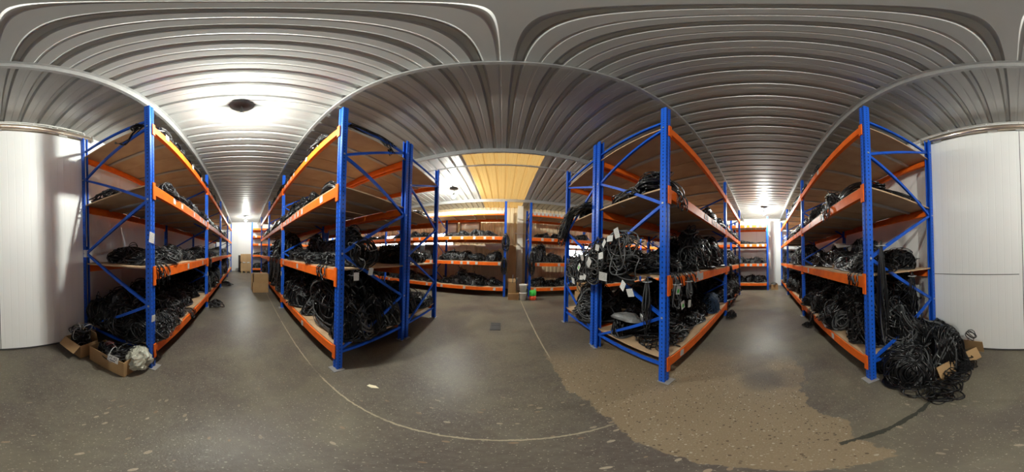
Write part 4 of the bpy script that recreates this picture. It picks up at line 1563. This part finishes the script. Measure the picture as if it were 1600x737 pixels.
def sack():
    rs = np.random.RandomState(5)
    m = MB()
    nu, nv = 30, 20
    vs, fs = [], []
    for j in range(nv + 1):
        e = math.pi * j / nv
        for i in range(nu):
            a = 2 * math.pi * i / nu
            k = 1 + rs.uniform(-0.13, 0.13) + 0.13 * math.sin(5 * a + 4 * e)
            vs.append((0.11 * math.sin(e) * math.cos(a) * k, 0.12 * math.sin(e) * math.sin(a) * k, 0.165 - 0.155 * math.cos(e) * (1 + rs.uniform(-.08, .08))))
    vs = [(x, y, max(z, 0.012)) for x, y, z in vs]
    for j in range(nv):
        for i in range(nu):
            fs.append((j * nu + i, j * nu + (i + 1) % nu, (j + 1) * nu + (i + 1) % nu, (j + 1) * nu + i))
    m.add(vs, fs, 0, False)
    return m


sk = sack().build('plastic_sack', 'bag', None, at(BX, brz, 0.285, 0.10, 0.003), brz)
sk.scale = (1.15, 1.25, 1.12)
tag(sk, 'crumpled off-white plastic sack slumped over the end of the front cardboard box', 'sack')
st = MB()
rs = np.random.RandomState(8)
for q in range(7):
    a = q * 0.5 + 0.3
    p = [(0.11 * math.cos(a) * math.sin(e) * 1.12, 0.12 * math.sin(a + 0.5 * e) * math.sin(e) * 1.12, 0.165 - 0.165 * math.cos(e)) for e in np.linspace(0.9, 2.9, 10)]
    st.tube(np.array(p) + rs.normal(0, .006, (10, 3)), 0.0055, 5, False, 1)
st.build('loose_strand', MATS, sk)
p = at(BX, brz, 0.07, 0.0, 0.17)
o = obj('cable_coil', coil(240, 0.105, 22, 0.12, 0.0065, grey=0.6), None, p, brz + 0.6)
tag(o, 'grey and black cable rings filling the front cardboard box', 'cable coil')
o = obj('cable_heap', PR['heap2'][1], None, at(BX, brz, -0.09, 0.0, 0.02), brz, scale=(0.40, 0.27, 0.70))
tag(o, 'black cables heaped in the front cardboard box under the grey rings', 'cable heap')
rag = MB()
dome(rag, 0.08, 0.05, 0.05, np.random.RandomState(3), 0, 12, 4)
tag(rag.build('rag', 'cloth', None, at(BX, brz, -0.06, 0.02, 0.285), brz), 'small pinkish rag on the cables in the front cardboard box', 'rag')

B2 = (-1.01, -1.90)
b2rz = R(97)
carton_open('open cardboard box of cables with a flap hanging out beside the white door', (*B2, 0), b2rz, 0.36, 0.28, 0.21, (0, 0, 1, 1), fl_ang=(0, 0, 2.35, -0.2))
o = obj('cable_heap', PR['heap0'][1], None, (B2[0], B2[1], 0.06), 0.7, scale=(0.45, 0.42, 0.75))
tag(o, 'black cables heaped in the cardboard box beside the white door', 'cable heap')
o = obj('cable_coil', coil(250, 0.12, 9, 0.10, 0.006), None, (B2[0], B2[1], 0.27), 0.2)
tag(o, 'springy loops of thin cable on top of the box beside the white door', 'cable coil')

# crushed box under the big heap
cb = thing('crushed_cardboard_box', 'crushed cardboard box under the big spilled cable heap', 'box', (0.80, -1.62, 0), R(70))
for (c, s, rx_, ry_, rz_) in [((0.12, 0.10, 0.10), (0.34, 0.006, 0.20), 0.35, 0, 0.1), ((-0.22, 0.06, 0.085), (0.30, 0.006, 0.17), 0.5, 0.1, -0.25), ((-0.38, -0.02, 0.16), (0.006, 0.30, 0.24), 0.0, 0.35, 0.35), ((0.0, -0.1, 0.006), (0.6, 0.4, 0.006), 0, 0, 0)]:
    o = MB().box((0, 0, 0), s).build('box_side', 'carton', cb, c)
    o.rotation_euler = (rx_, ry_, rz_)


def carton(label, loc, rz, w, d, h, mk='carton', name='cardboard_carton', group=None, flaps=True):
    t = thing(name, label, 'box', loc, rz, group)
    MB().box((0, 0, h / 2), (w, d, h)).build('box_body', mk, t)
    if flaps:
        tape = MB().box((0, 0, h + 0.0008), (w, 0.05, 0.0016))
        tape.build('tape', 'carton_in', t)
    return t


# cartons in the left aisle beside the left middle rack
carton('lower brown carton of the stack in the left aisle', (-5.98, 0.16, 0), R(4), 0.42, 0.56, 0.36)
carton('upper brown carton of the stack in the left aisle', (-6.0, 0.17, 0.361), R(7), 0.40, 0.52, 0.32)
carton('single tall brown carton behind the stack in the left aisle', (-6.5, 0.02, 0), R(2), 0.4, 0.4, 0.60)
MB_ = MB()

# far end: two stacked wooden crates on pallets, a dark board leaning on the wall
def crate(label, loc, rz):
    t = thing('wooden_crate', label, 'crate', loc, rz)
    for x in (-0.3, 0.0, 0.3):
        MB().box((x, 0, 0.05), (0.1, 0.6, 0.1)).build('pallet_bearer', 'wood', t)
    for k in range(4):
        MB().box((-0.3 + 0.2 * k, 0, 0.112), (0.17, 0.62, 0.022)).build('pallet_board', 'wood', t)
    pm = MB().box((0, 0, 0), (0.80, 0.022, 0.098)).mesh('side_plank', 'wood')
    pe = MB().box((0, 0, 0), (0.022, 0.58, 0.098)).mesh('end_plank', 'wood')
    for k in range(5):
        z = 0.175 + 0.105 * k
        for s in (-1, 1):
            obj('side_plank', pm, t, (0, s * 0.30, z))
            obj('end_plank', pe, t, (s * 0.39, 0, z))
    MB().box((0, 0, 0.655), (0.8, 0.62, 0.02)).build('crate_lid', 'wood', t)
    return t


crate('lower wooden crate on its pallet at the end of the left aisle', (-11.75, -0.70, 0), R(94))
crate('upper wooden crate on its pallet at the end of the left aisle', (-11.75, -0.70, 0.667), R(93))
lbd = MB().box((0, 0, 0.62), (0.30, 0.03, 1.25)).build('dark_board', 'darkboard', None, (-12.12, -1.16, 0.0), R(94))
lbd.rotation_euler = (R(8), 0, R(94))
tag(lbd, 'dark board leaning on the end wall beside the wooden crates', 'board')

# right end: flat carton with a dark bag
carton('small brown carton on the floor between the end rack and the wall rack', (7.95, -0.30, 0), R(2), 0.35, 0.32, 0.26)
bg = MB()
dome(bg, 0.22, 0.16, 0.09, np.random.RandomState(4), 0, 14, 4)
tag(bg.build('dark_bag', 'darkboard', None, (7.95, -0.28, 0.263), 0.3), 'flat dark bag on the small carton at the end of the right aisle', 'bag')

# ------------------------------------------------------------------ the corner by the white column
def tapered_bucket(label, loc, flip=False):
    t = thing('bucket', label, 'bucket', loc)
    prof = [(0.10, 0.0), (0.105, 0.0), (0.125, 0.24), (0.133, 0.245), (0.133, 0.27), (0.122, 0.275), (0.118, 0.24), (0.098, 0.012)]
    if flip:
        prof = [(r, 0.28 - z) for r, z in prof][::-1]
    MB().lathe(prof, 22).build('bucket_body', 'plastic', t)
    return t


tapered_bucket('lower white plastic bucket standing on the floor beside the cartons', (0.40, 5.50, 0))
tapered_bucket('upper white plastic bucket stacked on another beside the cartons', (0.40, 5.50, 0.276))


def spool(label, loc, mk, h):
    t = thing('twine_spool', label, 'spool', loc)
    MB().lathe([(0.10, 0.0), (0.118, 0.012), (0.122, h * 0.5), (0.118, h - 0.012), (0.10, h)], 22).build('wound_twine', mk, t)
    MB().lathe([(0.025, h), (0.03, h + 0.001), (0.03, h + 0.004), (0.02, h + 0.004)], 12).build('core_tube', 'carton_in', t)
    return t


spool('red-orange twine spool on the floor beside the white buckets', (0.73, 5.52, 0), 'redtw', 0.15)
spool('bright green twine spool standing on the red one beside the buckets', (0.73, 5.52, 0.155), 'green', 0.185)
carton('lower squat brown carton beside the white buckets', (0.07, 5.62, 0), R(2), 0.36, 0.30, 0.225)
tc_ = carton_open('tall open brown carton standing on the squat one beside the buckets', (0.02, 5.66, 0.227), R(0), 0.26, 0.26, 0.36, (1, 0, 0, 1), fl_ang=(0.3, 0, 0, 0.5), name='cardboard_carton')
for i, (x, y, h, r, a) in enumerate([(0.02, 5.64, 0.62, 0.012, 0.05), (0.10, 5.70, 0.52, 0.028, 0.18)]):
    o = MB().lathe([(r, 0), (r, h)], 12).build('black_tube', 'seal', None, (x, y, 0.24))
    o.rotation_euler = (0, a, 0)
    tag(o, ['thin black tube poking out of the tall carton', 'thicker black tube leaning in the tall carton'][i], 'tube')
bd = MB().box((0, 0, 1.0), (0.30, 0.012, 2.0)).build('cardboard_sheet', 'carton', None, (0.02, 6.62, 0.0), R(3))
bd.rotation_euler = (R(-8), 0, R(3))
tag(bd, 'tall brown cardboard sheet leaning between the far racks', 'cardboard')

# second shelf of the far left rack: cream cartons, black cases; far wall panels
for i in range(3):
    for j in range(4):
        if (i, j) == (2, 3):
            continue
        x, y, z = W2('F', 1.42 + 0.33 * i, 0.80, 1.292 + j * 0.163)
        carton(f'cream carton, {["lowest", "second from below", "third from below", "topmost"][j]} of the {["right", "middle", "left"][i]} stack on the far left rack', (x, y, z), R(1.9 + U(-1.5, 1.5)), 0.31, 0.24, 0.158, 'cream', 'cream_carton', 'cream cartons stacked on the far left rack', flaps=False)
x, y, z = W2('F', 3.15, 0.45, 1.292)
dr = thing('black_drum', 'black drum with a pale rim on the far left rack', 'drum', (x, y, z), R(1.9))
MB().lathe([(0.24, 0), (0.25, 0.02), (0.25, 0.62), (0.24, 0.64)], 24).build('drum_body', 'darkboard', dr)
MB().lathe([(0.245, 0.60), (0.262, 0.605), (0.262, 0.635), (0.245, 0.64)], 24).build('drum_rim', 'zinc', dr)
x, y, z = W2('F', 3.8, 0.45, 1.292)
cs = thing('black_case', 'black rectangular case beside the black drum on the far left rack', 'case', (x, y, z), R(1.9))
MB().box((0, 0, 0.31), (0.5, 0.5, 0.62)).build('case_body', 'darkboard', cs)
MB().box((0, -0.252, 0.42), (0.3, 0.006, 0.02)).build('case_latch', 'zinc', cs)
for i, (a, w) in enumerate([(1.62, 0.9), (2.52, 0.55)]):
    t = thing('framed_board', ['wide cream board in a brown frame on the far wall', 'narrower cream board in a brown frame on the far wall'][i], 'board', W2('F', a, 1.36, 2.36), R(1.9))
    MB().box((0, 0, 0.33), (w, 0.02, 0.66)).build('panel_sheet', 'frosted', t)
    f = MB()
    for zz in (0.0, 0.66):
        f.box((0, -0.012, zz), (w + 0.08, 0.03, 0.07))
    for s in (-1, 1):
        f.box((s * w / 2, -0.012, 0.33), (0.07, 0.03, 0.6))
    f.build('panel_frame', 'browntrim', t)
wb_ = MB()
pr_ = [(-0.45, 0.20), (0.5, 0.22), (0.5, -0.02), (0.32, -0.06), (0.2, 0.02), (0.05, -0.10), (-0.1, -0.04), (-0.22, -0.12), (-0.36, -0.02), (-0.45, -0.05)]
wb_.prism(pr_[::-1], -0.008, 0.008, 'y')
p = W2('F', 0.45, 1.36, 1.85)
tag(wb_.build('torn_insulation_board', 'white', None, p, R(1.9)), 'white board with a torn lower edge on the far wall', 'board')

# cartons in the cross-aisle behind the rear right middle rack
carton('lower brown carton seen between the blue posts of the rear right rack', (2.42, 5.0, 0), R(5), 0.55, 0.42, 0.34)
carton('upper brown carton seen between the blue posts of the rear right rack', (2.46, 5.02, 0.341), R(0), 0.5, 0.4, 0.30)

# ------------------------------------------------------------------ small things on the right wall rack, second shelf
p = W2('B', 1.05, 0.26, 1.29)
tag(MB().lathe([(0.035, 0), (0.04, 0.003), (0.042, 0.09), (0.038, 0.095)], 16).build('paper_cup', 'plastic', None, p), 'small pale cup on the second shelf of the right wall rack', 'cup')
p = W2('B', 1.22, 0.22, 1.29)
tp = MB()
tp.lathe([(0.035, 0), (0.05, 0), (0.05, 0.05), (0.035, 0.05)], 18)
tag(tp.build('tape_roll', 'carton', None, p), 'roll of beige tape beside the pale cup', 'tape')
sh = MB()
L = 12
vs, fs = [], []
for i in range(L + 1):
    x = -0.16 + 0.32 * i / L
    z = 0.02 * math.sin(i * 0.55) + 0.03 * math.cos(i * 0.3)
    vs += [(x, -0.11, z), (x, 0.11, z + 0.015)]
for i in range(L):
    fs.append((2 * i, 2 * i + 2, 2 * i + 3, 2 * i + 1))
sh.add(vs, fs, 0, True)
p = W2('B', 1.35, 0.40, 1.69)
o = sh.build('paper_sheet', 'plastic', None, p, R(181))
md = o.modifiers.new('thickness', 'SOLIDIFY')
md.thickness = 0.002
tag(o, 'curled sheet of paper lying on the cables of the right wall rack', 'paper')
rc = MB()
rs = np.random.RandomState(21)
for q in range(6):
    c = np.array([rs.uniform(-.2, .2), rs.uniform(-.05, .05), 0.03])
    p_ = wobble(26, rs, 0.05) + c
    p_[:, 2] = np.abs(p_[:, 2]) * 0.8 + 0.01
    rc.tube(p_, 0.005, 5, True, 6)
p = W2('B', 0.78, 0.24, 1.295)
tag(rc.build('red_cables', MATS, None, p, R(181)), 'thin red cables among the black ones on the second shelf', 'cables')
p = W2('B', 0.62, 0.2, 1.292)
wbag = MB()
dome(wbag, 0.05, 0.04, 0.05, np.random.RandomState(31), 0, 10, 4)
tag(wbag.build('white_bag', 'plastic', None, p), 'small white plastic bag at the front of the second shelf', 'bag')
# white tape rolls and a pale bag on the bottom shelf end of the right middle rack
p = W2('D', 0.07, 0.30, 0.74)
for k in range(3):
    o = obj('steel_cable_clamp', cached('clampm', lambda: MB().lathe([(0.03, 0), (0.055, 0.004), (0.055, 0.018), (0.03, 0.022)], 18).mesh('steel_cable_clamp', 'plug')), None, (p[0], p[1] + 0.035 * k, 0.74 + 0.008 * k), rot=(R(80), 0, R(60)))
    tag(o, f'{["first", "second", "third"][k]} of three pale ring connectors at the rack end, counted from the post', 'connector', 'pale ring connectors at the rack end')
pb = MB()
dome(pb, 0.11, 0.19, 0.09, np.random.RandomState(41), 0, 13, 6, 0.3)
p = W2('D', 0.10, 0.62, 0.66)
tag(pb.build('grey_plastic_bag', 'grey_plastic', None, p, R(20)), 'grey plastic bag among the cables on the bottom shelf end', 'bag')

# ------------------------------------------------------------------ floor details
dcv = thing('drain_cover', 'dark iron drain cover set in the floor of the cross-aisle', 'cover', (-0.29, 3.20, 0), R(4))
MB().box((0, 0, 0.004), (0.20, 0.38, 0.006)).build('cover_plate', 'grate', dcv)
for k in range(2):
    MB().box((0, -0.09 + 0.18 * k, 0.008), (0.15, 0.12, 0.003)).build('cover_rib', 'lampbase', dcv)
chipm = MB().add([(-0.05, -0.012, 0), (0.0, -0.025, 0), (0.06, -0.004, 0), (0.02, 0.02, 0), (-0.04, 0.016, 0), (-0.05, -0.012, 0.003), (0.0, -0.025, 0.003), (0.06, -0.004, 0.003), (0.02, 0.02, 0.003), (-0.04, 0.016, 0.003)],
                 [(5, 6, 7, 8, 9), (0, 1, 6, 5), (1, 2, 7, 6), (2, 3, 8, 7), (3, 4, 9, 8), (4, 0, 5, 9)]).mesh('wood_chip', 'cream')
o = obj('wood_chip', chipm, None, (-1.02, 0.93, 0.0005), 0.4)
tag(o, 'pale splinter of wood on the floor before the left middle rack', 'splinter')
